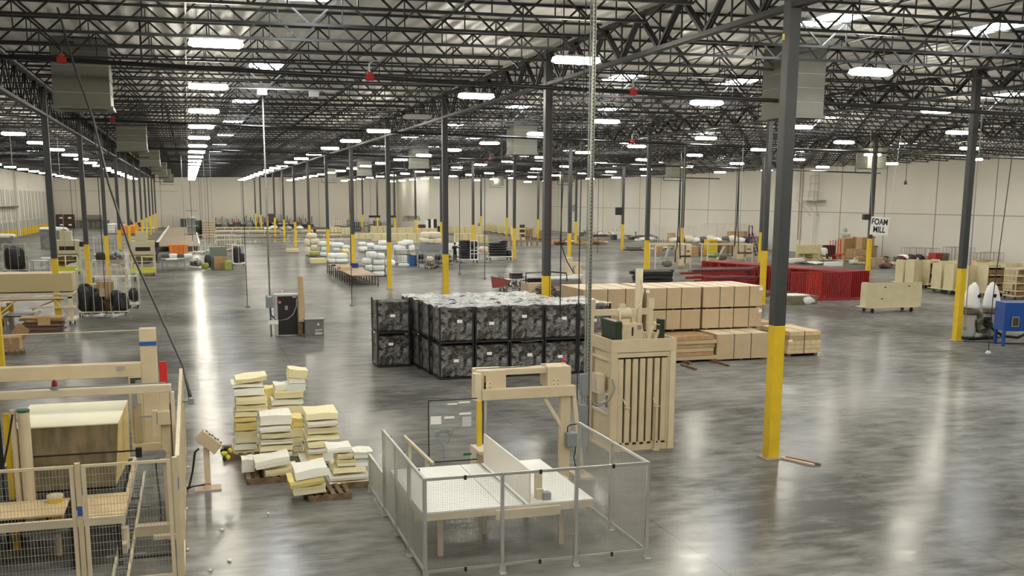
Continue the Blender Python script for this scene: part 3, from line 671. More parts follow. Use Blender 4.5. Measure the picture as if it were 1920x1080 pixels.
# mesh fence round it
fc = thing('machine_guard_fence', 'beige steel fence with wire mesh infill around the foam cutting machine', 'safety fence', (-.38, 15.72, 0))
FXS = [-.38, -1.72, -3.06, -4.4]
for i, (b, a) in enumerate(zip(FXS, FXS[1:])):
    f = MB().box(a+.05,b-.05,15.7,15.74,1.93,1.97).box(a+.05,b-.05,15.7,15.74,.12,.2).box(a+.05,a+.11,15.7,15.74,.2,1.93).box(b-.11,b-.05,15.7,15.74,.2,1.93)
    f.build('panel_frame', BEIGE2, fc, world=True)
    mesh_wires(MB(), (a+.11,15.72,0), (1,0,0), .2, 1.93, b-a-.22, .044, .0045, .11).build('wire_mesh', WIRE, fc, world=True)
for x in FXS[:-1]: MB().box(x-.035,x+.035,15.68,15.76,0,2.0).build('post', BEIGE, fc, world=True)
MB().box(-1.755,-1.685,15.67,15.68,1.22,1.36).build('blue_tape', TAPEB, fc, world=True); MB().box(-.345,-.335,15.69,15.76,1.5,1.68).build('blue_tape', TAPEB, fc, world=True)
SY = [15.74,17.4,19.1,20.8,22.5,24.2]
for a, b in zip(SY, SY[1:]):
    MB().box(-.37,-.31,a+.04,b-.04,1.93,2.0).box(-.37,-.31,a+.04,b-.04,.12,.2).box(-.37,-.31,a+.04,a+.1,.2,1.93).box(-.37,-.31,b-.1,b-.04,.2,1.93).build('panel_frame', BEIGE2, fc, world=True)
    mesh_wires(MB(), (-.34,a+.1,0), (0,1,0), .2, 1.93, b-a-.2, .05, .0045, .11).build('wire_mesh', BEIGE2, fc, world=True)
for y in SY[1:]: MB().box(-.38,-.30,y-.035,y+.035,0,2.0).build('post', BEIGE, fc, world=True)
# hanging cable and its box at the end of the fence
e_ = atY(352, 735, 21.2); f_ = atY(345, 690, 22.3); bx_ = atY(357, 747, 21.2)
tag(MB().tube([tuple(gnd(108,15,10.84)), tuple(atY(135,110,29.6)), tuple((atY(175,225,28.2))), tuple(atY(204,345,27.0)), tuple(atY(246,472,25.6)), tuple(atY(300,590,24.0)), tuple(f_), tuple(atY(349,715,21.6)), tuple(bx_+Vector((0,0,.05)))], .03, 8).build('power_cable', mat('cable_grey',(.05,.05,.05),.5), smooth=True), 'thick black cable slanting from the roof down to the machine fence', 'cable')
t = thing('socket_box', 'small grey electrical box at the end of the slanting cable by the fence', 'electrical box', tuple(bx_-Vector((0,0,.1))))
MB().box(-.05,.06,-.04,.04,-.02,.1).build('box', GREY, t, bev=.006)
MB().tube([(-.03,0,.1),(-.05,0,.3),(-.07,0,.5)], .008).build('lead', BLK, t)
MB().box(-.19,-.05,-.02,.02,.02,.06).build('mounting_bracket', GREY, t)
# control console
cs = thing('control_console', 'beige tilted control box on a post with black buttons beside the foam stacks', 'control console', (.11, 21.1, 0))
MB().box(-.06,.06,-.05,.05,.03,.86).build('post', BEIGE2, cs); MB().box(-.26,.26,-.2,.2,0,.03).build('base_plate', mat('dirty_beige',(.5,.42,.3),.7), cs)
MB().cbox((.06,0,.98),(.46,.3,.24), rx=0, ry=.72).build('housing', BEIGE, cs, bev=.012)
b_ = MB()
for i in range(6):
    c = Vector((.06,0,.98))+Euler((0,.72,0)).to_matrix()@Vector((-.16+.07*i, (-.05 if i % 2 else .05), .13)); b_.cbox(c,(.035,.035,.03), ry=.72)
b_.build('buttons', BLK, cs)
MB().cbox(Vector((.06,0,.98))+Euler((0,.72,0)).to_matrix()@Vector((.02,0,.121)),(.36,.2,.004), ry=.72).build('button_panel', mat('panel_face',(.5,.42,.28),.5), cs)
MB().box(-.062,.062,-.052,.052,.10,.13).build('red_band', mat('orange_red_tape',(.65,.13,.05),.6), cs)
MB().tube([(-.14,0,.85),(-.22,.0,.78),(-.28,0,.4),(-.36,-.05,.1),(-.46,-.1,.02)], .022, 8).tube([(-.06,-.02,.1),(-.3,-.05,.09),(-.46,-.1,.03)], .018, 8).build('cable', BLK, cs, smooth=True)
g = thing('glove_bundle', 'bundle of yellow and black work gloves hanging on the console corner', 'gloves', (.50, 21.02, .62))
for i in range(7): MB().pillow((R.uniform(-.07,.07), R.uniform(-.05,.05), R.uniform(0,.24)), (.13,.08,.09), R.uniform(0,3), i, .8).build('glove', mat('glove_yellow',(.72,.66,.03),.7) if i % 3 else BLKF, g, smooth=True)
# ------------------------------------------------------------------ stacks of foam slabs on pallets
def pallet(x, y, w, d, label, rz=0, h=.13, cat='pallet', col=WOOD, group='wooden pallets', z=0.):
    t = thing('wooden_pallet', label, cat, (x, y, z), rz, group)
    m = MB()
    for i in range(6): m.box(-w/2+i*(w-.09)/5, -w/2+i*(w-.09)/5+.09, -d/2, d/2, h-.02, h)
    m.build('deck_boards', col, t)
    for s in (-1, 0, 1):
        MB().box(-w/2, w/2, s*(d/2-.03)-.03, s*(d/2-.03)+.03, .02, h-.02).build('stringer', col, t)
    MB().box(-w/2,w/2,-d/2,-d/2+.08,0,.02).box(-w/2,w/2,d/2-.08,d/2,0,.02).box(-w/2,w/2,-.04,.04,0,.02).build('bottom_boards', col, t)
    return t
pallet(1.35, 21.62, .95, .9, 'dark wooden pallet under the low tilted foam pile, nearest the console')
pallet(2.35, 19.98, .85, .8, 'wooden pallet under the nearest small foam pile, left of the cage', rz=.04)
pallet(3.05, 20.75, .55, .9, 'wooden pallet under the foam stack touching the cage corner')
pallet(.95, 23.9, .95, 1.0, 'wooden pallet under the tall back-left foam stack')
fm = [FOAMW, FOAMC, FOAMC, FOAMW, FOAMY]
def slab_mesh(x0, x1, y0, y1, z0, z1, seed, tilt=0):
    r_ = random.Random(seed); m = MB(); nx, ny = 6, 4; c = Vector(((x0+x1)/2, (y0+y1)/2, (z0+z1)/2))
    def pt(u, v, w_):
        x = x0+(x1-x0)*u; y = y0+(y1-y0)*v; z = z0+(z1-z0)*w_
        return Vector((x+.012*math.sin(u*7+seed)+.01*math.sin(w_*5+seed*2), y+.015*math.sin(v*5+seed+w_*3), z+.010*math.sin(u*6+v*4+seed)*(1 if w_ > .5 else .2)))
    def face(f, na, nb):
        k = len(m.v)
        for i in range(na+1):
            for j in range(nb+1): m.v.append(tuple(f(i/na, j/nb)))
        for i in range(na):
            for j in range(nb):
                q = k+i*(nb+1)+j; m.f.append((q, q+1, q+nb+2, q+nb+1))
    face(lambda a,b: pt(a,b,1), nx, ny); face(lambda a,b: pt(a,b,0), nx, ny)
    face(lambda a,b: pt(a,0,b), nx, 2); face(lambda a,b: pt(a,1,b), nx, 2); face(lambda a,b: pt(0,a,b), ny, 2); face(lambda a,b: pt(1,a,b), ny, 2)
    if tilt:
        mm = Euler((0, tilt, 0)).to_matrix(); m.v = [tuple(c+mm@(Vector(a)-c)) for a in m.v]
    return m, c
def fy(n): return 670+n/3.724
def fx_(n): return 360+n/3.724
slab_n = [0]
def slabs(Y0, dep, rows, where, mats_=None):
    """rows bottom-up: (X left, X right, Y top, Y bottom, material, tilt) in survey-crop units on the plane Y0"""
    for i, rw in enumerate(rows):
        xl, xr, yt, yb, m, tl = (rw+(0,))[:6]
        a = atY(fx_(xl), fy(yb), Y0); b = atY(fx_(xr), fy(yt), Y0)
        slab_n[0] += 1
        mb, c = slab_mesh(a.x, b.x, Y0+R.uniform(-.02,.02), Y0+dep+R.uniform(-.03,.03), max(a.z, .135)+.002, b.z, slab_n[0]*1.7, tl)
        ct = {0:'white', 1:'cream', 2:'yellow', 3:'pale grey'}[m]
        pos = 'topmost' if i == len(rows)-1 and len(rows) > 1 else ('only' if len(rows) == 1 else ordn(i+1)+' from bottom')
        mt = [FOAMW, FOAMC, FOAMY, mat('greyish_foam',(.72,.74,.70),.9)][m]
        o = mb.build('foam_slab', mt, loc=(c.x, c.y, max(a.z,.135)), world=True)
        tag(o, '%s foam slab, %s in the %s' % (ct, pos, where), 'foam slab', 'foam slabs on pallets')
slabs(23.45, .8, [(290,450,690,725,0),(292,470,650,690,1),(300,455,603,650,0),(302,455,517,603,1),(304,452,455,517,2),(302,452,418,455,2),(304,455,380,418,1),(308,522,335,380,1),(305,522,272,335,1),(298,508,215,272,0),(280,490,184,215,0),(300,520,140,180,1,-.10)], 'tall back-left stack')
slabs(22.55, .75, [(480,705,660,705,0),(482,708,612,660,1),(480,700,574,612,0),(484,706,527,574,1),(478,690,478,527,0),(482,698,402,478,0)], 'middle-left stack')
slabs(24.3, .75, [(565,775,520,700,1),(565,768,415,520,1),(560,770,337,415,1),(560,775,291,337,0),(575,775,237,291,1)], 'back-centre stack')
slabs(24.5, .5, [(578,662,190,236,0)], 'back-centre stack, small block on its left top')
slabs(24.45, .55, [(664,795,184,236,3),(676,785,148,184,0),(672,805,85,150,1,.12)], 'top heap on the back-centre stack')
slabs(24.9, .5, [(525,580,215,560,2)], 'narrow stack between the back stacks')
slabs(22.2, .9, [(770,1015,735,775,3),(812,910,680,735,2),(810,945,635,680,0),(815,950,585,635,1),(805,1030,540,585,1),(805,1020,490,540,1),(808,1020,440,490,0),(800,1022,385,440,1)], 'tall right stack')
slabs(23.3, .6, [(712,790,690,745,1),(712,775,620,690,0),(705,770,555,620,1),(705,770,490,555,1),(705,770,425,490,2)], 'thin column between two stacks')
slabs(21.25, .65, [(510,740,775,845,1,-.05),(445,690,705,775,0,-.12)], 'low tilted pile near the console')
slabs(21.7, .4, [(355,440,712,815,0)], 'low tilted pile, upright block at its left end')
slabs(19.55, .7, [(705,932,897,968,1,-.06),(682,925,843,910,2,-.10),(725,950,775,848,0,-.12)], 'nearest small pile')
slabs(20.35, .7, [(990,1250,922,968,1),(960,1212,868,922,0),(962,1240,812,868,0),(990,1215,765,812,1)], 'wide lower stack touching the cage')
slabs(20.4, .6, [(1012,1140,716,764,1),(1014,1122,672,716,1),(950,1122,626,672,0)], 'upper stack touching the cage')
slabs(20.42, .5, [(1145,1255,710,764,3),(1128,1258,655,710,0)], 'right end pair beside the cage')
scr = [(353,877),(352,920),(350,955),(430,1053),(394,1071),(503,965),(416,995),(560,905),(352,1032)]
for i, (px, py) in enumerate(scr):
    p = gnd(px, py)
    tag(MB().pillow((0,0,.02), (.07,.05,.04), i, i, .7, 8, 5).build('foam_scrap', FOAMW, smooth=True, loc=tuple(p)), ['tiny white foam scrap on the floor by the console cable','tiny foam scrap by the fence, second from the console','tiny foam scrap by the fence, third from the console','tiny foam scrap on the open floor near the bottom edge','tiny foam scrap on the floor line near the bottom edge','tiny foam scrap in front of the nearest pallet','tiny foam scrap in front of the console base','tiny foam scrap between the two front pallets','tiny foam scrap by the fence nearest the bottom edge'][i], 'scrap', 'foam scraps on the floor')
# ------------------------------------------------------------------ wrapped bales of coil springs in black stillages
def spring_mat():
    m = bpy.data.materials.new('tangled_spring_steel'); m.use_nodes = True; N = m.node_tree.nodes; L = m.node_tree.links; b = N['Principled BSDF']
    tc = N.new('ShaderNodeTexCoord')
    n = N.new('ShaderNodeTexNoise'); n.inputs['Scale'].default_value = 20; n.inputs['Detail'].default_value = 5; n.inputs['Roughness'].default_value = .7; n.inputs['Distortion'].default_value = 1.2
    L.new(tc.outputs['Object'], n.inputs['Vector'])
    r = N.new('ShaderNodeValToRGB'); e = r.color_ramp.elements; e[0].position = .40; e[0].color = (.006,.006,.006,1); e[1].position = .54; e[1].color = (.07,.052,.036,1)
    q = e.new(.67); q.color = (.42,.385,.33,1)
    L.new(n.outputs[0], r.inputs[0]); L.new(r.outputs[0], b.inputs['Base Color']); b.inputs['Roughness'].default_value = .5
    bp = N.new('ShaderNodeBump'); bp.inputs['Strength'].default_value = 1; bp.inputs['Distance'].default_value = .06; L.new(n.outputs[0], bp.inputs['Height']); L.new(bp.outputs[0], b.inputs['Normal'])
    return m
SPR = spring_mat()
def film_mat(name, lo, hi):
    m = bpy.data.materials.new(name); m.use_nodes = True; N = m.node_tree.nodes; L = m.node_tree.links; b = N['Principled BSDF']
    b.inputs['Base Color'].default_value = (.85,.87,.86,1); b.inputs['Roughness'].default_value = .38; b.inputs['Specular IOR Level'].default_value = .6
    tc = N.new('ShaderNodeTexCoord'); n = N.new('ShaderNodeTexNoise'); n.inputs['Scale'].default_value = 3.0; n.inputs['Detail'].default_value = 6; n.inputs['Distortion'].default_value = 1.6; n.inputs['Roughness'].default_value = .6
    L.new(tc.outputs['Object'], n.inputs['Vector'])
    mr = N.new('ShaderNodeMapRange'); mr.inputs[1].default_value = .42; mr.inputs[2].default_value = .68; mr.inputs[3].default_value = lo; mr.inputs[4].default_value = hi
    L.new(n.outputs[0], mr.inputs[0]); L.new(mr.outputs[0], b.inputs['Alpha'])
    bp = N.new('ShaderNodeBump'); bp.inputs['Strength'].default_value = .8; bp.inputs['Distance'].default_value = .05; L.new(n.outputs[0], bp.inputs['Height']); L.new(bp.outputs[0], b.inputs['Normal'])
    return m
FILM = film_mat('stretch_film', .0, .30); FILMT = film_mat('stretch_film_top', .35, .9)
def bumpy_box(w, d, h, z0, amp, seed, n=9):
    r_ = random.Random(seed); m = MB()
    def face(f, na, nb):
        k = len(m.v)
        for i in range(na+1):
            for j in range(nb+1):
                p = f(i/na, j/nb); m.v.append((p[0]+r_.uniform(-amp,amp), p[1]+r_.uniform(-amp,amp), p[2]+r_.uniform(-amp,amp)))
        for i in range(na):
            for j in range(nb): q = k+i*(nb+1)+j; m.f.append((q, q+1, q+nb+2, q+nb+1))
    x, y = w/2, d/2
    face(lambda a,b: (-x+w*a, -y, z0+h*b), n, n); face(lambda a,b: (-x+w*a, y, z0+h*b), n, n)
    face(lambda a,b: (-x, -y+d*a, z0+h*b), n, n); face(lambda a,b: (x, -y+d*a, z0+h*b), n, n)
    face(lambda a,b: (-x+w*a, -y+d*b, z0+h+.05*math.sin(a*3.1)*math.sin(b*3.1)), n, n)
    return m
bproto = []
for s_ in range(3):
    me = bumpy_box(1.06, 1.06, .98, .10, .028, s_); bproto.append(me)
wrinkle = bumpy_box(1.13, 1.13, 1.0, .10, .010, 77, 6)
first_b = [None]*3
pos_b = []
for c in range(5):
    for r_ in range(4):
        for tier in range(2):
            if r_ > 0 and c > 0 and tier == 0: continue
            if abs(8.12+1.2*c-.08*r_-12.45) < .8 and abs(32.9+1.22*r_-36.02) < .8: continue
            pos_b.append((8.12+1.2*c-.08*r_, 32.9+1.22*r_, tier, c, r_))
for tier in range(2): pos_b.append((6.62, 35.95, tier, -1, 0))
for k, (x, y, tier, c, r_) in enumerate(pos_b):
    rowt = ['front row', 'second row', 'third row', 'back row'][r_]
    lab = 'film-wrapped black bin of coil springs, %s, %s, %s from left' % ('upper tier' if tier else 'lower tier', rowt, ordn(c+1))
    if c < 0: lab = 'film-wrapped black bin of coil springs in the separate left pile, %s' % ('on top' if tier else 'at the bottom')
    z = tier*1.19
    v = k % 3
    if first_b[v] is None:
        t = thing('spring_bin', lab, 'bin', (x, y, z), 0, 'wrapped bins of coil springs')
        bproto[v].build('spring_load', SPR, t)
        MB().box(-.57,.57,-.57,.57,.03,.07).box(-.57,.57,-.57,-.53,0,.03).box(-.57,.57,.53,.57,0,.03).build('tray', BLK, t)
        for a in (-1, 1):
            for b in (-1, 1): MB().box(a*.555-.025,a*.555+.025,b*.555-.025,b*.555+.025,.07,1.18).build('post', BLK, t)
        wrinkle.build('plastic_wrap', FILM, t)
        MB().cbox((.0+[-.02,.1,-.1][v],-.585,.62+.1*v),(.17,.006,.10)).build('white_label', WHITE, t)
        first_b[v] = t
    else: t = copy_tree(first_b[v], loc=(x, y, z), label=lab)
    if tier and c >= 0:
        r2 = random.Random(k); m = MB(); n = 6
        for i in range(n+1):
            for j in range(n+1): m.v.append((-.6+1.2*i/n, -.6+1.2*j/n, 1.185+.04*math.sin(i*1.3+k)*math.sin(j+k)+r2.uniform(-.03,.03)))
        for i in range(n):
            for j in range(n): q = i*(n+1)+j; m.f.append((q,q+1,q+n+2,q+n+1))
        m.build('top_film', FILMT, t)
# loose heap of springs behind the bins
hp = MB(); r_ = random.Random(5)
for i in range(260):
    a = r_.uniform(0, 6.28); q = r_.uniform(0, 1)**.6; x = math.cos(a)*q*1.25; y = math.sin(a)*q*1.1; z = (1-q)*1.1+r_.uniform(0,.08)
    b = r_.uniform(0,6.28); hp.tube([(x,y,z),(x+.14*math.cos(b),y+.14*math.sin(b),z+.05),(x+.2*math.cos(b+.8),y+.2*math.sin(b+.8),z)], .014, 4)
g = gnd(1075, 585, 0)
tag(hp.build('wire_heap', mat('bundle_wire',(.05,.045,.045),.5), loc=(14.2, 41.2, 1.25)), 'tangled heap of dark wire beside the left plywood stack', 'wire heap', None, 'stuff')
t = pallet(14.2, 41.2, 2.2, 2.2, 'crate under the heap of tangled dark wire', group=None, h=1.24)
# ------------------------------------------------------------------ plywood stacks
def ply_mat(name, c1, c2):
    m = bpy.data.materials.new(name); m.use_nodes = True; N = m.node_tree.nodes; L = m.node_tree.links; b = N['Principled BSDF']; b.inputs['Roughness'].default_value = .75
    tc = N.new('ShaderNodeTexCoord'); wv = N.new('ShaderNodeTexWave'); wv.wave_type = 'BANDS'; wv.bands_direction = 'Z'; wv.inputs['Scale'].default_value = 9; wv.inputs['Distortion'].default_value = 1.2; wv.inputs['Detail'].default_value = 3
    L.new(tc.outputs['Object'], wv.inputs['Vector'])
    n = N.new('ShaderNodeTexNoise'); n.inputs['Scale'].default_value = 2.5; n.inputs['Detail'].default_value = 6; L.new(tc.outputs['Object'], n.inputs['Vector'])
    ad = N.new('ShaderNodeMath'); ad.operation = 'MULTIPLY'; L.new(wv.outputs[1], ad.inputs[0]); L.new(n.outputs[0], ad.inputs[1])
    r = N.new('ShaderNodeValToRGB'); r.color_ramp.elements[0].color = c1+(1,); r.color_ramp.elements[1].color = c2+(1,); r.color_ramp.elements[1].position = .5
    L.new(ad.outputs[0], r.inputs[0]); L.new(r.outputs[0], b.inputs['Base Color']); return m
PLYE = ply_mat('plywood_edges', (.43,.315,.18), (.55,.425,.26)); PLYT = mat('plywood_top', (.70,.575,.39), .65, var=.06, scale=2)
def ply(x0, x1, y0, y1, z0, z1, straps, label, tagx=None, runners=True):
    t = thing('plywood_bundle', label, 'plywood stack', ((x0+x1)/2, y0, z0), 0, 'bundles of plywood sheets')
    zz = z0+(.07 if runners else 0)
    MB().box(x0, x1, y0, y1, zz, z1-.012).build('sheet_stack', PLYE, t, world=True)
    MB().box(x0, x1, y0, y1, z1-.012, z1).build('top_sheet', PLYT, t, world=True)
    for s in straps:
        MB().box(s-.012, s+.012, y0-.006, y0, zz, z1+.004).box(s-.012, s+.012, y0-.006, y1+.004, z1, z1+.005).build('strap', BLK, t, world=True)
    if runners:
        for s in (x0+.2, (x0+x1)/2, x1-.2): MB().box(s-.05, s+.05, y0+.05, y1-.05, z0, zz).build('runner', WOOD, t, world=True)
    if tagx: MB().box(tagx-.09, tagx+.05, y0-.012, y0-.007, z1-.17, z1-.05).build('white_label', WHITE, t, world=True)
    return t
PY0 = 34.8; z1_, z2_, z3_ = 1.0, 1.78, 2.62
# bottom tier
t = thing('plywood_bundle', 'low stack of loose brown boards on the floor right of the baler', 'board stack', (17.3, 33.5, 0), 0, 'bundles of plywood sheets')
r_ = random.Random(8)
for i in range(6):
    a, b = .10+i*.145, .10+(i+1)*.145-.012
    MB().box(15.3+r_.uniform(-.03,.03), 18.15+r_.uniform(-.1,.05), 33.5+r_.uniform(-.02,.04), 35.9, a, b).build('board_layer', mat('brown_boards',(.40,.25,.12),.8,var=.15,scale=4) if i % 2 else PLYE, t, world=True)
for x in (15.6, 16.9, 18.0): MB().box(x-.05, x+.05, 33.0 if x > 16 else 33.4, 35.6, 0, .10).build('runner', WOOD, t, world=True)
ply(18.2, 20.3, 33.5, 35.9, 0, z1_, [18.9, 19.6], 'lower plywood bundle with two black straps, just left of the big column', None)
MB_ = tag(MB().box(18.0, 18.1, 32.3, 33.45, 0, .08).build('timber_bearer', WOOD), 'dark timber bearer sticking out in front of the lower plywood bundle', 'timber')
tag(MB().box(16.5, 16.6, 31.9, 33.0, 0, .08).build('timber_bearer', WOOD), 'dark timber bearer sticking out in front of the loose brown boards', 'timber')
# middle and upper tiers
for (x0, x1, st_, nm, tg) in ((13.45,15.75,(14.4,15.1),'left',None), (15.95,18.15,(16.75,17.35),'centre',None), (18.25,20.75,(18.95,19.55,20.2),'right',20.7)):
    ply(x0, x1, PY0, PY0+2.44, z1_, z2_, st_, 'middle tier plywood bundle in the %s stack' % nm, tg)
    ply(x0, x1, PY0, PY0+2.44, z2_, z3_, st_, 'top tier plywood bundle in the %s stack' % nm, tg if tg else (16.0 if nm == 'centre' else None))
ply(13.45, 15.1, PY0, PY0+2.44, 0, z1_, (14.2,), 'bottom plywood bundle of the left stack, behind the baler')
# small bundle right of the big column
t = thing('timber_bundle', 'short strapped bundle of pale planks right of the big column', 'timber stack', (22.0, 34.3, 0), 0)
for i in range(5):
    MB().box(21.3+.02*i, 22.72-.015*(i % 2), 33.75, 35.9, .12+i*.17, .12+(i+1)*.17-.01).build('plank_layer', mat('pale_planks',(.60,.46,.26),.8,var=.1,scale=5) if i != 3 else mat('brown_planks',(.42,.29,.15),.8), t, world=True)
MB().box(21.35,21.5,33.8,35.8,0,.12).box(22.5,22.65,33.8,35.8,0,.12).build('runner', WOOD, t, world=True)
MB().box(22.0,22.025,33.74,33.75,.1,.98).box(22.0,22.025,33.74,35.9,.965,.97).build('strap', BLK, t, world=True)
MB().box(21.32,21.5,33.74,33.748,.58,.66).build('white_label', WHITE, t, world=True)
MB().box(20.9,22.2,36.1,37.9,0,1.05).build('plank_layer', PLYE, t, world=True)
# ------------------------------------------------------------------ fallen timber at the big column
tag(MB().bar((12.66,20.08,.02),(13.0,19.3,.02),.07,.04).build('timber_batten', mat('batten',(.62,.52,.38),.8)), 'short pale timber batten on the floor at the foot of the big column', 'timber')
tag(MB().bar((12.80,20.1,.02),(13.16,19.3,.02),.06,.04).build('timber_batten', mat('batten_dark',(.20,.11,.06),.8)), 'darker thin timber batten lying beside the pale one at the big column', 'timber')
# ------------------------------------------------------------------ electrical cabinet, drop panel and transformer in the open aisle
t = thing('electrical_cabinet', 'black-fronted electrical cabinet with pale sides standing in the open aisle', 'cabinet', (3.95, 45.0, 0))
CP = mat('cabinet_pale',(.50,.50,.46),.5)
MB().box(3.3,4.55,44.8,45.4,.05,1.80).build('body', CP, t, world=True, bev=.01)
MB().box(3.42,4.24,44.77,44.80,.08,1.72).box(4.28,4.5,44.77,44.80,.08,1.72).build('front_panel', BLK, t, world=True)
MB().box(3.46,3.56,44.755,44.768,1.42,1.52).build('red_label', mat('pale_red_label',(.6,.25,.2),.6), t, world=True); MB().box(3.72,3.84,44.755,44.768,1.14,1.32).build('grey_label', GALV, t, world=True); MB().box(4.05,4.2,44.755,44.768,1.66,1.70).build('white_label', WHITE, t, world=True)
MB().cyl((3.65,45.1), .03, 1.80, 1.95, 8).build('top_knob', WHITE, t, world=True)
MB().tube([(4.22,44.74,1.6),(4.2,44.7,1.3),(4.05,44.7,.95),(3.8,44.7,.75),(3.5,44.7,.7),(3.25,44.7,.74)], .022, 8).build('conduit', GALV, t, world=True, smooth=True)
MB().box(3.0,3.42,44.66,44.68,.55,.72).build('white_sign', WHITE, t, world=True)
tag(MB().box(4.28,4.50,44.55,44.74,.62,2.55).build('cardboard_edge_post', mat('tan_timber',(.56,.40,.22),.75)), 'tall tan timber post leaning against the black cabinet', 'timber post')
bpy.data.objects[-1 if False else 'cardboard_edge_post'].name = 'timber_post'
tag(MB().box(4.22,4.42,44.5,44.54,0,.6).build('timber_block', WOOD), 'small timber block under the tan post', 'timber block')
t = thing('switch_panel', 'grey switch box on a slim vertical conduit left of the black cabinet', 'switch box', (3.12, 44.9, 0))
MB().tube([(3.12,44.9,0),(3.12,44.9,10.1)], .035, 8).build('conduit_pole', GALV, t, world=True, smooth=True)
MB().box(2.93,3.24,44.68,44.86,1.25,1.78).build('box', GREY, t, world=True, bev=.01); MB().box(2.98,3.18,44.675,44.68,1.70,1.76).build('cover_strip', WHITE, t, world=True)
MB().box(2.9,3.3,44.7,45.0,9.98,10.22).box(1.4,6.2,44.87,44.93,10.22,10.28).box(5.0,5.4,44.75,44.95,9.98,10.2).build('roof_bracket', ALU, t, world=True)
MB().tube([(3.12,44.78,1.25),(3.13,44.7,.95),(3.25,44.7,.8)], .03, 8).build('cable', BLK, t, world=True)
t = thing('transformer', 'short grey transformer box with striped label beside the black cabinet', 'transformer', (4.9, 44.4, 0))
MB().cbox((4.88,44.45,.40),(.78,.55,.68)).build('body', mat('transformer_grey',(.16,.17,.15),.5), t, world=True, bev=.02)
MB().cbox((4.88,44.45,.76),(.84,.6,.04)).build('lid', GREY, t, world=True)
MB().box(4.9,5.2,44.155,44.17,.12,.34).build('striped_label', mat('warning_stripes',(.05,.04,.04),.5,col2=(.8,.8,.78),scale=3,stretch=(.3,.3,9)), t, world=True); MB().box(5.0,5.07,44.155,44.17,.5,.6).build('white_label', WHITE, t, world=True)
MB().box(4.5,5.25,44.2,44.28,0,.06).box(4.5,5.25,44.6,44.68,0,.06).build('skid', GALV, t, world=True)
# ------------------------------------------------------------------ roof-hung ducts
def duct(cx, cy, w, d, z0, label, lpipe):
    t = thing('hvac_duct_box', label, 'duct', (cx, cy, z0), 0)
    zt = deck(cx)-z0-.02; n = 5; m = MB()
    for i in range(n):
        a, b = .10+i*(zt-.1)/n, .10+(i+1)*(zt-.1)/n-.025
        m.box(-w/2, w/2, -d/2, d/2, a, b)
    m.build('duct_casing', DUCT, t, bev=.01)
    s = MB()
    for i in range(1, n): s.box(-w/2+.02, w/2-.02, -d/2+.02, d/2-.02, .10+i*(zt-.1)/n-.03, .10+i*(zt-.1)/n+.005)
    s.build('duct_seam', GALV, t)
    MB().box(-w/2-.06, w/2+.06, -d/2-.06, d/2+.06, 0, .10).build('bottom_flange', DUCT, t)
    MB().box(-w/2+.15, w/2-.15, -d/2+.15, d/2-.15, -.02, 0).build('grille', BLK, t)
    if lpipe: MB().bar((-w/2-.55,0,zt),(-w/2-.55,0,-.35),.07).bar((-w/2-.58,0,-.35),(w/2+.1,0,-.35),.07).build('gas_pipe', STEEL, t)
DUCT = mat('duct_sheet_metal', (.17,.168,.135), .5, .2, var=.05, scale=1.5)
DK = [('at left', -3.15, 38.1, 1.75), ('in the middle', 20.7, 33.3, 1.6), ('at right', 51.9, 71.6, 1.7)]
for nm, X, Y0, w in DK:
    for i in range(6 if X < 0 else (5 if X < 30 else 4)):
        y = Y0+(31.64*i if X < 30 else 35.*i)
        if X > XJ and y > YF2-3: break
        duct(X, y, w, 1.5, 8.66 if X < 30 else 8.4, 'ribbed metal duct box on the roof, %s from the camera %s' % (ordn(i+1), nm), i > 0 or X > 30)
# ------------------------------------------------------------------ sprinkler mains
PB = mat('black_pipe', (.014,.014,.015), .35, .3); PR = mat('red_fitting', (.35,.02,.012), .5)
for k, (Y, dz) in enumerate(((33., 0), (59.5, .15), (91., .2), (122.6, .2))):
    def pz(x): return 9.68+dz-.017*(x+4.85)
    t = thing('sprinkler_main', 'dark sprinkler pipe crossing the hall below the joists, %s from the camera' % ordn(k+1), 'sprinkler pipe', (0, Y, pz(0)))
    MB().tube([(XL+.05,Y,pz(XL)),(66.,Y,pz(66))], .068, 10).build('pipe', PB, t, world=True, smooth=True)
    for x in ((-16., -3.25, 5.55, 14.4, 37.) if k == 0 else (-3.6, 26.)):
        MB().tube([(x-.13,Y,pz(x)),(x+.13,Y,pz(x))], .10, 10).box(x-.06,x+.06,Y-.06,Y+.06,pz(x),pz(x)+.16).build('red_coupling', PR, t, world=True)
        MB().tube([(x,Y,pz(x)+.16),(x,Y,pz(x)+.42),(x+.12,Y,pz(x)+.5),(x+.35,Y,pz(x)+.5)], .03, 8).build('riser', PB if x < 5 else GALV, t, world=True)
    hg = MB()
    for x in range(-22, 66, 6): hg.box(x-.008, x+.008, Y-.008, Y+.008, pz(x), deck(x))
    hg.build('hanger_rods', STEEL, t, world=True)
    for x in (-1.1,): MB().box(x-.03,x+.03,Y-.03,Y+.03,pz(x),deck(x)-.1).build('drop_leg', PB, t, world=True)
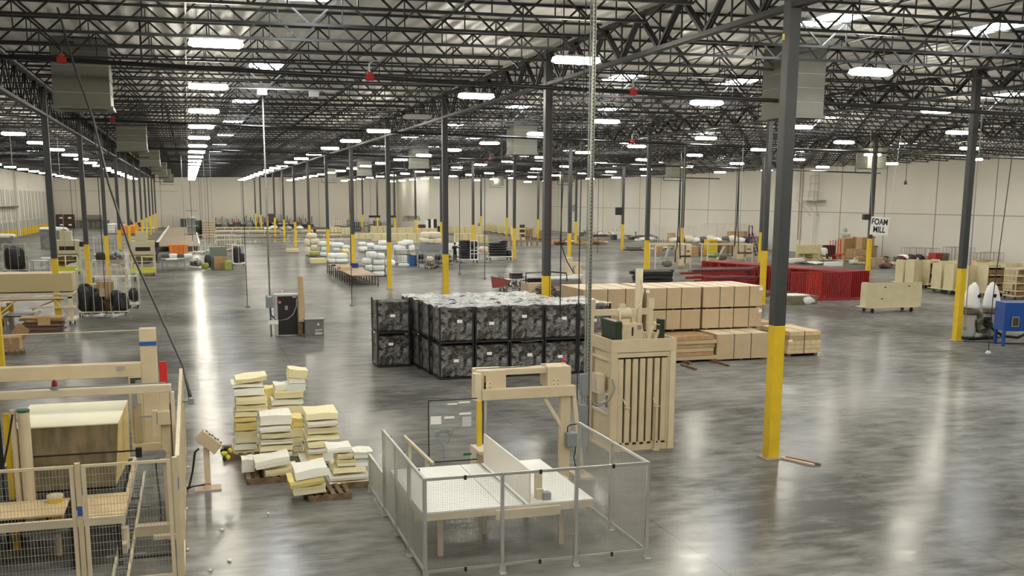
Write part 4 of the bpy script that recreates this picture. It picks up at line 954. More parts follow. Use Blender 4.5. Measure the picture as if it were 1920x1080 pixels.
# ------------------------------------------------------------------ drop cords
cords = [((464,575),1.2,(.0,.0),'in the open aisle left of the black cabinet'),((660,572),1.2,(0,0),'in front of the long low table'),((909,522),1.2,(0,0),'in front of the black cushion carts'),((862,513),1.3,(0,0),'beside the standing person'),
         ((1120,473),1.2,(0,0),'near the debris pile along the right wall'),((1853,660),.25,(.5,0),'in front of the white dust bags'),((1050,600),2.6,(0,0),'in front of the second column of the centre row'),((200,592),1.3,(0,0),'over the black bag cart')]
for i, ((px, py), z, (dx, dy), w_) in enumerate(cords):
    g = gnd(px, py, z); zt = deck(g.x)-.8
    t = thing('drop_cord_reel', 'black power cord from the roof '+w_, 'power cord', tuple(g))
    MB().tube([(0,0,.06),(0,0,2.),(dx*.5,dy,(zt-z)*.6),(dx,dy,zt-z+.82)], .016 if g.y < 50 else .02, 6).build('cord', BLK, t)
    MB().cyl((0,0), .06, -.06, .06, 8).box(-.1,.1,-.03,.03,-.05,.01).build('connector', GREY if i != 5 else WHITE, t)
# galvanised conduits dropping to machines in the far left aisle
for i, (px, pyb) in enumerate(((347,452),(361,452),(388,455),(393,455),(400,455),(377,440),(36,480),(107,468),(122,470),(140,470),(1278,470),(1376,470),(1385,470))):
    g = gnd(px, pyb, 1.5 if i < 6 else 2.)
    tag(MB().tube([(0,0,0),(.02,0,3),(0,0,deck(g.x)-.04-g.z)], .03 if i < 3 else .022, 6).build('supply_conduit', GALV if i % 2 == 0 else BLK, loc=tuple(g)), 'thin %s conduit from the roof, %s %s' % ('pale' if i % 2 == 0 else 'black', ordn((i+1) if i < 6 else ((i-5) if i < 10 else i-9)), 'over the left aisle machines' if i < 6 else ('left of the left columns' if i < 10 else 'over the quilting machines')), 'conduit')
# ------------------------------------------------------------------ hanging sign
t = thing('hanging_sign', 'white square sign reading FOAM MILL hanging beside a column at right', 'sign', (41.5, 56., 4.3), 0)
MB().cbox((0,0,0), (1.32,.03,1.12), ry=.06).build('sign_board', WHITE, t)
def text(s, size, loc, parent, m, ry=0, name='lettering', rz=0, ext=.004, sx=1., off=.0):
    cu = bpy.data.curves.new(name, 'FONT'); cu.body = s; cu.size = size; cu.extrude = ext; cu.align_x = 'CENTER'; cu.align_y = 'CENTER'; cu.offset = off
    o0 = bpy.data.objects.new('tmp', cu); COL.objects.link(o0); dg = bpy.context.evaluated_depsgraph_get()
    me = bpy.data.meshes.new_from_object(o0.evaluated_get(dg)); bpy.data.objects.remove(o0); me.materials.clear(); me.materials.append(m)
    o = bpy.data.objects.new(name, me); COL.objects.link(o); o.parent = parent; o.location = loc; o.rotation_euler = (PI/2, ry, rz); o.scale = (sx, 1, 1); return o
text('FOAM', .52, (-.01,-.02,.24), t, BLK, .06, off=.012, sx=.86); text('MILL', .52, (-.03,-.02,-.24), t, BLK, .06, off=.012, sx=.86)
MB().bar((-.6,0,.55),(-.95,.3,6.72),.012).bar((.6,0,.5),(1.5,.3,6.7),.012).build('hanging_wires', WIRE, t)
# ------------------------------------------------------------------ small fittings on columns
def on_col(px, py, Y, X, w, h, m, lab, nm='horn_speaker', d=.25, cat='speaker'):
    p = atY(px, py, Y-.3)
    return tag(MB().cbox((0,0,0),(w,d,h)).build(nm, m, loc=(X+math.copysign(.165+w/2, p.x-X) if abs(p.x-X) > .2 else X, Y if abs(p.x-X) > .2 else Y-.14-d/2, p.z)), lab, cat)
on_col(1621,407,67.66,49.35,.55,.42,BLK,'small black horn speaker on the column beside the FOAM MILL sign')
on_col(1480,65,20.2,12.45,.05,.12,mat('tag_yellow',(.6,.55,.1),.5),'tiny yellow tag on the big near column', 'column_tag', .02, 'tag')
on_col(1162,396,115.1,49.35,.8,.9,BLK,'black box on a distant column before the right wall')
on_col(1007,390,131.,49.35,.9,.9,GREY,'grey box on a distant column left of the pole')
t = thing('column_conduit', 'thin conduit and outlet box on the right side of the near right column', 'conduit', (31.1, 35.9, 0))
MB().tube([(31.12,35.84,.6),(31.12,35.84,9.9)], .02).build('pipe', GALV, t, world=True); MB().box(31.06,31.16,35.76,35.86,.45,.62).build('outlet', GREY, t, world=True)
tag(MB().tube([(12.53,36.02-.15,0),(12.53,36.02-.15,9.7)], .01).build('column_conduit', mat('dark_red_cable',(.12,.02,.02),.5)), 'thin dark red cable running down the second column of the centre row', 'conduit')
# ------------------------------------------------------------------ right wall: caged ladder, pipes, switch
t = thing('caged_ladder', 'pale steel caged ladder with small platform high on the right wall', 'ladder', (XR, 103., 0))
LM = mat('ladder_grey', (.45,.43,.38), .6)
m = MB()
for y in (102.4, 103.2): m.bar((XR-.25,y,6.0),(XR-.25,y,10.1),.06)
for i in range(13): m.bar((XR-.25,102.4,6.1+i*.3),(XR-.25,103.2,6.1+i*.3),.03)
m.build('rails_and_rungs', LM, t, world=True)
m = MB()
for z in (6.9,7.8,8.7): m.tube([(XR-.25,102.4,z),(XR-.8,102.3,z),(XR-1.0,102.8,z),(XR-.8,103.3,z),(XR-.25,103.2,z)], .03, 6)
for y, x in ((102.3,.8),(102.8,1.),(103.3,.8)): m.bar((XR-x,y,6.3),(XR-x,y,8.7),.03)
m.build('safety_hoops', LM, t, world=True)
MB().box(XR-1.2,XR-.02,101.2,105.2,5.9,5.98).build('platform', LM, t, world=True)
MB().bar((XR-1.1,105.2,5.9),(XR-.05,104.,4.2),.06).bar((XR-1.1,101.6,5.9),(XR-.05,102.6,4.2),.06).bar((XR-1.1,104,5.9),(XR-.05,102.4,4.2),.06).build('struts', LM, t, world=True)
m = MB()
for y in (101.2,103,105.2): m.bar((XR-1.15,y,5.98),(XR-1.15,y,7.0),.03)
m.bar((XR-1.15,101.2,7.0),(XR-1.15,105.2,7.0),.03).bar((XR-1.15,101.2,6.5),(XR-1.15,105.2,6.5),.03).build('guard_rail', LM, t, world=True)
m = MB()
for y in (102.5, 103.1): m.bar((XR-.2,y,0.4),(XR-.2,y,4.4),.03)
for i in range(12): m.bar((XR-.2,102.5,.6+i*.32),(XR-.2,103.1,.6+i*.32),.02)
m.build('lower_ladder', LM, t, world=True)
for i, y in enumerate((105.9, 106.4, 111.5)): tag(MB().tube([(XR-.08,y,1.4),(XR-.08,y,9.9)], .05, 8).build('wall_pipe', mat('tan_pipe',(.36,.30,.22),.6)), 'vertical tan pipe on the right wall near the ladder, %s from the ladder' % ordn(i+1), 'pipe')
t = thing('wall_switch', 'small grey alarm device with a cord on the right wall by the ladder', 'wall device', (XR, 97., 2.4))
MB().box(XR-.3,XR-.02,96.4,97.8,2.2,2.4).box(XR-.2,XR-.02,97.0,97.5,2.7,3.0).build('device', LM, t, world=True); MB().bar((XR-.05,97.6,.9),(XR-.05,97.6,2.2),.03).build('cord', GREY, t, world=True)
for i, (px, py) in enumerate(((1573,300),(1700,315),(1653,335))):
    pass
t = thing('beam_clamp_horn', 'small dark horn hanging on a thin rod before the right wall', 'horn', tuple(gnd(1698,342,7.2)))
MB().tube([(0,0,.1),(0,0,deck(gnd(1698,342,7.2).x)-7.3)], .02).cyl((0,0), .14, -.15, .15, 10, .05).build('horn', BLK, t)
# ------------------------------------------------------------------ left wall: dock doors with yellow-footed guards
DOOR = mat('dock_door_panel', (.62,.59,.50), .6, var=.05, scale=2); WG = mat('grey_track_guard', (.42,.44,.42), .5)
k = 0; y = 92.
while y < 218:
    k += 1
    d = MB().box(XL, XL+.06, y-1.3, y+1.3, 0, 3.4); dd = d.build('door_%d' % k, DOOR); tag(dd, kind='structure')
    s = MB()
    for i in range(1, 6): s.box(XL+.06, XL+.075, y-1.3, y+1.3, i*.57-.015, i*.57+.015)
    s.build('panel_seams', JOINT, dd)
    MB().box(XL+.06, XL+.12, y-1.42, y-1.32, 0, 7.).box(XL+.06, XL+.12, y+1.32, y+1.42, 0, 7.).build('door_track', GALV, dd)
    for s_ in (-1, 1):
        g_ = thing('track_guard', 'grey track guard with yellow foot, %s side of the %s left dock door' % ('near' if s_ < 0 else 'far', ordn(k)), 'track guard', (XL+.2, y+s_*1.42, 0))
        MB().box(-.12,.12,-.17,.17,1.2,2.3).build('grey_guard', WG, g_); MB().box(-.14,.14,-.2,.2,0,1.2).build('yellow_foot', YEL, g_); MB().box(-.1,.1,-.1,.1,2.3,2.36).build('white_cap', WHITE, g_) if k % 2 else None
    y += 4.4
tag(MB().box(XL, XL+.5, 88., 176., 4.38, 4.62).build('trim_3', mat('dark_header',(.07,.06,.05),.7)), kind='structure')
tag(MB().box(XL, XL+.35, 176.5, 177.2, 0, 10).build('trim_4', WALLM), kind='structure')
# ------------------------------------------------------------------ generic shop-floor things
def rect(xl, xr, yb, yt):
    g = gnd((xl+xr)/2, yb); lim = (YF if g.x*min(1, YF/g.y) < XJ else YF2)-3.5; Y = min(g.y, lim)
    b = atY(xr, yb, Y)
    if b.x > XR-.8: Y *= (XR-.8)/b.x
    a = atY(xl, yb, Y); b = atY(xr, yb, Y); return a.x, b.x, Y, atY((xl+xr)/2, yt, Y).z
def casters(t, w, d, h=.13, r=.065):
    for sx in (-1, 1):
        for sy in (-1, 1):
            MB().wheel((sx*(w/2-.1), sy*(d/2-.08), r), r, .04, 'x').box(sx*(w/2-.1)-.03, sx*(w/2-.1)+.03, sy*(d/2-.08)-.03, sy*(d/2-.08)+.03, r*1.4, h).build('caster', BLK, t)
def tbl(xl, xr, yb, yt, d, label, top=mat('grey_tabletop',(.5,.5,.47),.5), leg=GALV, name='work_table', cat='table', dy=None):
    x0, x1, Y, H = rect(xl, xr, yb, yt); w = x1-x0; H = min(H, .95)
    t = thing(name, label, cat, ((x0+x1)/2, Y+d/2, 0))
    MB().box(-w/2,w/2,-d/2,d/2,H-.05,H).build('table_top', top, t)
    for a in (-1,1):
        for b in (-1,1): MB().box(a*(w/2-.05)-.025,a*(w/2-.05)+.025,b*(d/2-.05)-.025,b*(d/2-.05)+.025,0,H-.05).build('leg', leg, t)
    MB().box(-w/2+.05,w/2-.05,-d/2+.04,-d/2+.07,.2,.24).build('stretcher', leg, t)
    return t, w, H
def cage_cart(xl, xr, yb, yt, d, label, frame=mat('cream_tube',(.62,.58,.46),.5), nb=6, name='cage_trolley', front=True, hb=.2):
    x0, x1, Y, H = rect(xl, xr, yb, yt); w = x1-x0
    t = thing(name, label, 'trolley', ((x0+x1)/2, Y+d/2, 0))
    MB().box(-w/2,w/2,-d/2,d/2,hb,hb+.05).build('deck', frame, t); casters(t, w, d, hb, hb*.45)
    for s, nm in ((-1,'front_grid'),(1,'back_grid')):
        if s < 0 and not front: continue
        m = MB(); y = s*(d/2-.02)
        m.bar((-w/2,y,H),(w/2,y,H),.03)
        for i in range(nb+1): m.bar((-w/2+w*i/nb,y,hb),(-w/2+w*i/nb,y,H),.022)
        m.build(nm, frame, t)
    for s in (-1,1):
        m = MB(); x = s*(w/2-.02)
        for z in (H, H*.6): m.bar((x,-d/2,z),(x,d/2,z),.03)
        for y in (-d/2,-d/6,d/6,d/2): m.bar((x,y,hb),(x,y,H),.025)
        m.build('end_frame', frame, t)
    return t, w, H, Y
nsoft = [0]
def soft(xl, xr, yb, yt, Y, d, m, label, name='bedding_bundle', cat='bundle', e=.4, rough=.04, group='bundled bedding', tilt=0, nu=14, nv=8):
    a = atY(xl, yb, Y); b = atY(xr, yt, Y); nsoft[0] += 1
    o = MB().pillow((0,0,0), (b.x-a.x, d, b.z-a.z), 0, nsoft[0], e, nu, nv, rough, tilt).build(name, m, smooth=True, loc=((a.x+b.x)/2, Y+d/2, (a.z+b.z)/2))
    return tag(o, label, cat, group)
def block(xl, xr, yb, yt, d, m, label, name, cat, Y=None, group=None, bev=.02, parts=()):
    if Y is None: x0, x1, Y, H = rect(xl, xr, yb, yt); z0 = 0
    else:
        a = atY(xl, yb, Y); b = atY(xr, yt, Y); x0, x1, z0, H = a.x, b.x, max(0, a.z), b.z-max(0, a.z)
    t = thing(name, label, cat, ((x0+x1)/2, Y+d/2, z0), 0, group)
    w = x1-x0
    MB().box(-w/2,w/2,-d/2,d/2,0,H).build('body', m, t, bev=bev)
    return t, w, H, Y
def carton(xl, xr, yb, yt, d, label, Y=None, m=None, group=None):
    t, w, H, Y = block(xl, xr, yb, yt, d, m or CARD, label, 'cardboard_box', 'box', Y, group)
    MB().box(-w/2,w/2,-.03,.03,H,H+.004).box(-.03,.03,-d/2-.004,-d/2,H*.5,H).build('packing_tape', mat('tape_tan',(.5,.38,.2),.4), t)
    return t
# person grown from a posed skeleton
def person(px, py, h, face, label, jacket, trousers, hair=(.01,.008,.006), arms='down', stoop=0.):
    g = gnd(px, py); t = thing('person', label, 'person', tuple(g), face); s = h/1.75
    def grow(name, V, E_, Rr, m, root=0, lv=1):
        me = bpy.data.meshes.new(name); me.from_pydata([tuple(Vector(v)*s) for v in V], E_, []); o = bpy.data.objects.new(name, me); COL.objects.link(o); o.parent = t
        md = o.modifiers.new('skin','SKIN')
        sk = me.skin_vertices[0].data if me.skin_vertices else None
        if sk is None:
            bpy.context.view_layer.objects.active = o; bm = bmesh.new(); bm.from_mesh(me); bm.verts.layers.skin.verify(); bm.to_mesh(me); bm.free(); sk = me.skin_vertices[0].data
        for i, r_ in enumerate(Rr): sk[i].radius = (r_[0]*s, r_[1]*s) if isinstance(r_, tuple) else (r_*s, r_*s)
        for i in range(len(Rr)): sk[i].use_root = i == root
        ss = o.modifiers.new('sub','SUBSURF'); ss.levels = lv; ss.render_levels = lv+1; me.materials.append(m); return o
    f = -stoop
    el = {'down': [(-.24,.02,1.15),(-.26,-.06,.90),(.24,.02,1.15),(.26,-.06,.90)], 'reach': [(-.24,-.05,1.22),(-.25,-.28,1.25),(.3,-.08,1.3),(.36,-.36,1.34)], 'work': [(-.25,-.06,1.18),(-.16,-.32,1.08),(.25,-.06,1.18),(.16,-.32,1.08)]}[arms]
    V = [(0,0,.95),(0,f*.3,1.2),(0,f*.7,1.42),(0,f,1.52),(0,f-.01,1.60),(0,f-.02,1.70),(-.17,f*.7,1.42),(el[0][0],el[0][1]+f*.7,el[0][2]),(el[1][0],el[1][1]+f*.7,el[1][2]),(.17,f*.7,1.42),(el[2][0],el[2][1]+f*.7,el[2][2]),(el[3][0],el[3][1]+f*.7,el[3][2]),(-.09,0,.9),(-.1,-.03,.5),(-.1,.02,.09),(-.1,-.14,.035),(.09,0,.9),(.11,.03,.5),(.12,.05,.09),(.13,-.11,.035)]
    E_ = [(0,1),(1,2),(2,3),(3,4),(4,5),(2,6),(6,7),(7,8),(2,9),(9,10),(10,11),(0,12),(12,13),(13,14),(14,15),(0,16),(16,17),(17,18),(18,19)]
    Rr = [(.15,.11),(.13,.1),(.15,.1),.055,(.075,.09),(.08,.095),.065,.045,.032,.065,.045,.032,.09,.06,.042,.035,.09,.06,.042,.035]
    grow('body', V, E_, Rr, SKIN)
    def hand(w, d):
        w = Vector(w); d = Vector(d).normalized(); sd = d.cross(Vector((0,0,1)));
        if sd.length < .1: sd = Vector((1,0,0))
        sd.normalize(); m = MB()
        for i in range(4): m.tube([w+sd*(.028*(i-1.5)), w+sd*(.028*(i-1.5))+d*.07, w+sd*(.026*(i-1.5))+d*(.15+.012*(1-abs(i-1.5)))+Vector((0,0,-.02))], [.013,.011,.007], 6)
        m.tube([w, w+sd*.05+d*.04, w+sd*.06+d*.085], [.014,.011,.008], 6); m.pillow(w+d*.03, (.09,.1,.035), math.atan2(d.y, d.x), 1, .7, 8, 5, 0)
        m.v = [tuple(Vector(a)*s) for a in m.v]; m.build('hand', SKIN, t, smooth=True)
    hand(V[8], Vector(V[8])-Vector(V[7])); hand(V[11], Vector(V[11])-Vector(V[10]))
    J = [0,1,2,6,7,8,9,10,11]; ix = {v: i for i, v in enumerate(J)}
    VJ = [V[i] for i in J]; VJ[0] = (0,0,.86)
    for a in (5, 8): VJ[a] = tuple(Vector(VJ[a]).lerp(Vector(VJ[a-1]), .12))
    grow('jacket', VJ, [(0,1),(1,2),(2,3),(3,4),(4,5),(2,6),(6,7),(7,8)], [(.19,.14),(.165,.125),(.17,.12),.085,.065,.05,.085,.065,.05], jacket)
    T = [(0,0,.95)]+[V[i] for i in (12,13,14,16,17,18)]
    grow('trousers', T, [(0,1),(1,2),(2,3),(0,4),(4,5),(5,6)], [(.16,.125),.11,.078,.062,.11,.078,.062], trousers)
    c = Vector((0,f-.02,1.665))
    m = MB()
    for sx in (-1,1):
        m.pillow(c+Vector((sx*.03,-.105,.0)), (.02,.012,.012), 0, 0, 1, 6, 4, 0)
    m.v = [tuple(Vector(a)*s) for a in m.v]; m.build('eyes', BLK, t)
    m = MB().pillow(c+Vector((0,-.115,-.035)), (.025,.04,.04), 0, 0, .9, 6, 4, 0); m.pillow(c+Vector((-.092,0,-.02)), (.02,.04,.06), 0, 0, .9, 6, 4, 0); m.pillow(c+Vector((.092,0,-.02)), (.02,.04,.06), 0, 0, .9, 6, 4, 0)
    m.v = [tuple(Vector(a)*s) for a in m.v]; m.build('nose_and_ears', SKIN, t, smooth=True)
    m = MB().pillow(c+Vector((0,-.108,-.072)), (.05,.012,.014), 0, 0, .9, 6, 4, 0); m.v = [tuple(Vector(a)*s) for a in m.v]; m.build('mouth', mat('lips',(.3,.1,.08),.6), t)
    m = MB().pillow(c+Vector((0,.025,.035)), (.21,.215,.20), 0, 3, .85, 12, 8, .03); m.v = [tuple(Vector(a)*s) for a in m.v]; m.build('hair', mat('hair_%.3f' % hair[0], hair, .7), t, smooth=True)
    for i in (15, 19): 
        v = Vector(V[i]); m = MB().pillow(v+Vector((0,.07,.01)), (.10,.27,.09), 0, i, .6, 10, 6, 0); m.v = [tuple(Vector(a)*s) for a in m.v]; m.build('shoe', BLK, t, smooth=True)
    return t
BLKJ = mat('black_coat',(.01,.01,.012),.8); NAVY = mat('dark_navy',(.015,.02,.05),.8); PURP = mat('dark_purple',(.07,.02,.06),.8); JEAN = mat('dark_jeans',(.02,.025,.04),.8)
person(853, 492, 1.82, .0, 'person in a long black coat reaching toward the black cushion cart', BLKJ, BLKJ, arms='reach')
person(246, 428, 1.75, PI, 'distant person in dark purple top among the left columns', PURP, JEAN, arms='work')
person(590, 447, 1.75, .8, 'distant person in black beside the far centre column', BLKJ, JEAN, arms='work')
person(294, 492, 1.75, 1.2, 'person in dark purple half hidden behind the right-hand beige press machine', PURP, JEAN, arms='down')
person(898, 436, 1.72, .3, 'distant person in a bright red top near a yellow column foot', mat('red_top',(.6,.06,.03),.8), JEAN, arms='work')
# ================================================================== LEFT SIDE
# beige roll-forming table at the left edge
x0, x1, Y, H = rect(-40, 141, 611, 513)
t = thing('beige_panel_table', 'long beige panel table on a welded frame crossing behind the first yellow column foot', 'machine table', (x1-2, Y, 0))
MB().box(x0-2,x1,Y,Y+1.6,1.55,2.38).build('apron', mat('apron_khaki',(.52,.42,.22),.55), t, world=True, bev=.01)
MB().box(x0-2,x1,Y-.02,Y+1.6,1.40,1.50).box(x0-2,x1-.05,Y,Y+.08,1.22,1.30).build('rail', BEIGE2, t, world=True)
MB().box(x0-2,x1-.4,Y-.03,Y,1.16,1.21).build('rust_strip', mat('rust_strip',(.22,.08,.03),.7), t, world=True)
for x in (x1-.18, x1-3.4):
    MB().box(x-.06,x+.14,Y,Y+.1,.2,1.4).build('leg', BEIGE2, t, world=True)
MB().bar((x1-.85,Y+.02,1.2),(x1-.2,Y+.02,.45),.06).bar((x1-2.4,Y+.02,1.2),(x1-3.3,Y+.02,.45),.06).bar((x1-.6,Y+1.4,1.2),(x1-1.8,Y+.3,.7),.06).build('brace', BEIGE2, t, world=True)
MB().box(x1-1.9,x1+.05,Y-.1,Y+.15,.78,.86).box(x1-.35,x1+.05,Y-.1,Y+1.2,.2,.28).build('foot_frame', BEIGE2, t, world=True)
for i in range(2): MB().wheel((x1-.2+.2*i, Y, .09), .09, .05, 'x').build('caster', BLK, t, world=True)
t = thing('belt_conveyor', 'low black belt conveyor with pale side rails under the beige panel table', 'conveyor', tuple(gnd(55,613)))
MB().box(-.9,.35,-.9,.9,.55,.6).build('belt', BLK, t); MB().box(-.95,-.9,-1,.9,.52,.66).box(.35,.4,-1,.9,.52,.66).build('side_rail', BEIGE2, t)
for a, b in ((-.85,-.85),(.3,-.85),(-.85,.8),(.3,.8)): MB().box(a-.03,a+.03,b-.03,b+.03,0,.55).build('leg', GALV, t)
g = gnd(80, 624); r_ = random.Random(3)
for i in range(11):
    o = MB().cbox((0,0,0),(1.55+r_.uniform(-.2,.2),1.0,.055), rz=r_.uniform(-.12,.12), ry=r_.uniform(-.03,.03)).build('flattened_carton', CARD if i > 7 else mat('dark_card_%d' % (i % 3), [(.20,.11,.07),(.13,.07,.06),(.30,.2,.12)][i % 3], .85), loc=(g.x+r_.uniform(-.08,.08), g.y+.5, .035+i*.060))
    tag(o, 'flattened brown carton, %s from the bottom of the floor pile at left' % ordn(i+1), 'cardboard', 'flattened cartons on the floor')
tag(MB().cbox((0,0,0),(.5,.02,.38), rx=-.3).build('cardboard_flap', CARD, loc=(g.x+.1, g.y-.1, .52)), 'square tan cardboard flap hanging over the front of the flat carton pile', 'cardboard')
for i, (a, b, c, d) in enumerate(((-3,15,610,577),(13,27,601,568))):
    x0, x1, Y, H = rect(a, b, c, d); r0 = (x1-x0)/2
    t = thing('yellow_bin', 'round yellow plastic bin at the left edge, %s one' % ('nearer' if i == 0 else 'farther'), 'bin', ((x0+x1)/2, Y+r0, 0), 0, 'yellow bins')
    MB().lathe((0,0,0), [(r0*.78,0),(r0*.9,H*.5),(r0*.95,H*.93),(r0*1.04,H*.94),(r0*1.04,H),(r0*.9,H),(r0*.75,.05)], 20).build('bin_body', mat('yellow_plastic',(.75,.45,.01),.45), t, smooth=True)
x0, x1, Y, H = rect(1, 38, 655, 632)
carton(3, 38, 657, 633, .7, 'open tan carton at the left edge behind the foam cutting machine')
t = pallet(gnd(18,664).x, gnd(18,664).y, 1.0, .5, 'short wooden skid in front of the open carton at the left edge')
tag(MB().cbox((0,0,0),(.5,.04,.5), ry=.6).build('cardboard_flap', CARD, loc=tuple(gnd(40,652)+Vector((0,.1,.62)))), 'pale cardboard flap standing tilted beside the open carton at left', 'cardboard')
# cage trolleys with black bags
t, w, H, Y = cage_cart(146, 240, 594, 505, 1.3, 'tall cream cage trolley filled with black bags beside the left row', nb=6)
nb_ = 0
for (a, b, c, d) in ((147,172,588,535),(168,192,588,545),(186,214,588,564),(208,228,587,547),(222,240,586,552)):
    nb_ += 1; soft(a, b, c, d, Y+.25, .8, BLKF if nb_ != 3 else BRN, 'shiny black bag, %s from the left in the tall cage trolley' % ordn(nb_), 'black_bag', 'bag', .6, .13, 'black bags in the trolley', 0, 26, 14)
carton(183, 212, 562, 528, .4, 'brown carton standing on end among the black bags', Y=Y+.75)
tag(MB().cbox((0,0,0),(.34,.02,.42)).build('paper_sheet', mat('tan_sheet',(.5,.38,.24),.8), loc=(atY(193,545,Y-.02).x, Y-.03, atY(193,548,Y).z)), 'tan paper sheet hanging on the front bars of the cage trolley', 'paper')
soft(168, 183, 540, 532, Y+.9, .4, mat('cream_cloth',(.7,.65,.4),.8), 'small cream bundle on top of the black bags in the cage trolley', 'cream_bundle', 'bundle', group=None)
t, w, H, Y = cage_cart(240, 262, 579, 512, 1.1, 'narrow cage trolley just right of the tall black bag trolley', nb=2)
soft(241, 259, 566, 541, Y+.2, .7, BLKF, 'crumpled black bag in the narrow trolley', 'black_bag', 'bag', .7, .09)
cage_cart(172, 256, 528, 492, 1.0, 'pale cage trolley behind the black bag trolley, crossing two yellow column feet', nb=9, hb=.3)
cage_cart(6, 50, 512, 458, 1.0, 'cage trolley holding a big black bag at the far left', nb=3)
g = gnd(28, 512); soft(8, 46, 508, 463, g.y+.2, .8, BLKF, 'big rounded black bag standing in the far left trolley', 'black_bag', 'bag', .6, .05)
tag(MB().pillow((0,0,.4), (.9,.7,.8), 0, 5, .8, 12, 8, .08).build('cloth_heap', mat('red_black_cloth',(.10,.02,.02),.8,col2=(.02,.02,.03),scale=6), smooth=True, loc=tuple(gnd(42,508))), 'dark red and black cloth heap at the right of the far left trolley', 'cloth')
# shrink-wrapped pallets
for i, (a, b, c, d) in enumerate(((77,126,468,430),(-6,27,470,443))):
    t, w, H, Y = block(a, b, c, d, 1.6, mat('grey_wrapped_goods',(.18,.18,.17),.6,var=.3,scale=2), ['tall grey film-wrapped pallet load behind the first left column', 'grey film-wrapped load at the far left edge'][i], 'wrapped_load', 'wrapped pallet')
    MB().pillow((0,0,H), (w*1.1,1.7,.5), 0, i, .5, 14, 8, .06).build('white_top_film', PWHITE, t, smooth=True)
# two beige press machines
for i, (a, b, c) in enumerate(((104,150,515),(247,292,517))):
    nm = ['left', 'right'][i]
    x0, x1, Y, H = rect(a, b, c, 449); w = x1-x0
    t = thing('fabric_press', 'beige fabric machine with dark window and box hood, %s one of two' % nm, 'press machine', ((x0+x1)/2, Y+1.2, 0))
    MB().box(-w/2,w/2,-.8,.8,1.55,2.6).build('head', mat('press_beige',(.50,.46,.30),.5), t, bev=.03)
    MB().box(-w/2+.35,w/2-.3,-.815,-.8,1.85,2.15).build('window', mat('dark_window',(.02,.008,.01),.3), t)
    MB().box(-w*.28,w*.2,-.5,.4,2.6,3.3).build('hood', mat('press_beige',(.50,.46,.30),.5), t, bev=.02)
    MB().box(-w/2,-w/2+.15,-.7,.7,0,1.55).box(w/2-.15,w/2,-.7,.7,0,1.55).build('stand', mat('press_beige',(.50,.46,.30),.5), t)
    MB().box(-w/2+.1,w/2-.1,-.7,.6,1.35,1.5).build('shelf', BEIGE2, t)
    MB().cyl((w/2+.2,-.5), .16, 2.1, 2.5, 10).bar((w/2,-.5,2.2),(w/2+.2,-.5,2.2),.06).build('control_head', BLK, t)
    soft(a+2, b-9, 494 if i == 0 else 495, 478, Y+.5, .9, OLIVE, 'olive folded fabric on the bed of the %s press machine' % nm, 'fabric_stack', 'fabric', .35, .06, 'olive fabric stacks')
    t = thing('yellow_trolley', 'low yellow trolley in front of the %s press machine' % nm, 'trolley', ((x0+x1)/2, Y-.1, 0))
    MB().box(-w/2,w/2,-.3,.5,.25,.62).build('tray', mat('lime_yellow',(.62,.60,.05),.5), t); casters(t, w, .8, .25, .1)
    MB().bar((-w/2,-.3,.25),(-w/2,-.3,1.1),.05).bar((w/2,-.3,.25),(w/2,-.3,1.1),.05).bar((-w/2,-.3,1.1),(w/2,-.3,1.1),.04).box(-.1,.0,-.34,-.3,.6,1.5).build('frame', BEIGE2, t)
soft(108, 127, 499, 484, 87.2, .7, ORG, 'orange fabric bundle on the left yellow trolley', 'orange_bundle', 'fabric', .6, .08, None)
tbl(58, 90, 512, 488, 1.2, 'grey metal table between the far left trolley and the first column'); tbl(76, 96, 500, 484, 1.2, 'white topped metal table behind the grey one, left of the first column', WHITE)
tt, w, H = tbl(172, 234, 505, 488, 1.5, 'long low table carrying dark garments between the two press machines', BEIGE2)
Yt = gnd(203,505).y
for i, (a, b, c, d, mm) in enumerate(((180,197,492,473,BLKF),(198,212,491,478,mat('grey_cloth',(.1,.1,.11),.8)),(208,232,488,470,mat('black_white_cloth',(.02,.02,.02),.8,col2=(.6,.6,.6),scale=4)),(180,234,494,486,BLKF))):
    soft(a, b, c, d, Yt+.3, .8, mm, 'dark garment pile, %s from the left on the long low table' % ordn(i+1), 'garment_pile', 'clothes', .5, .09, 'garments on the low table')
cage_cart(176, 222, 482, 442, 1.0, 'tall pale cage trolley standing between the two press machines', nb=7); 
tt, w, H = tbl(303, 348, 506, 481, 1.4, 'white metal table with dark cushions left of the green carton', WHITE)
Yt = gnd(325,506).y
for i in range(4): soft(302+i*14, 319+i*14, 485, 477-(i % 2), Yt+.3, .8, [mat('slate_cloth',(.07,.08,.1),.8), WHITE, mat('slate_cloth',(.07,.08,.1),.8), PWHITE][i], 'folded %s cushion, %s from left on the white table' % (['slate','white'][i % 2], ordn(i+1)), 'folded_cushion', 'cushion', .5, .05, 'cushions on the white table')
tbl(312, 334, 508, 486, .8, 'small white side table in front of the cushion table', WHITE)
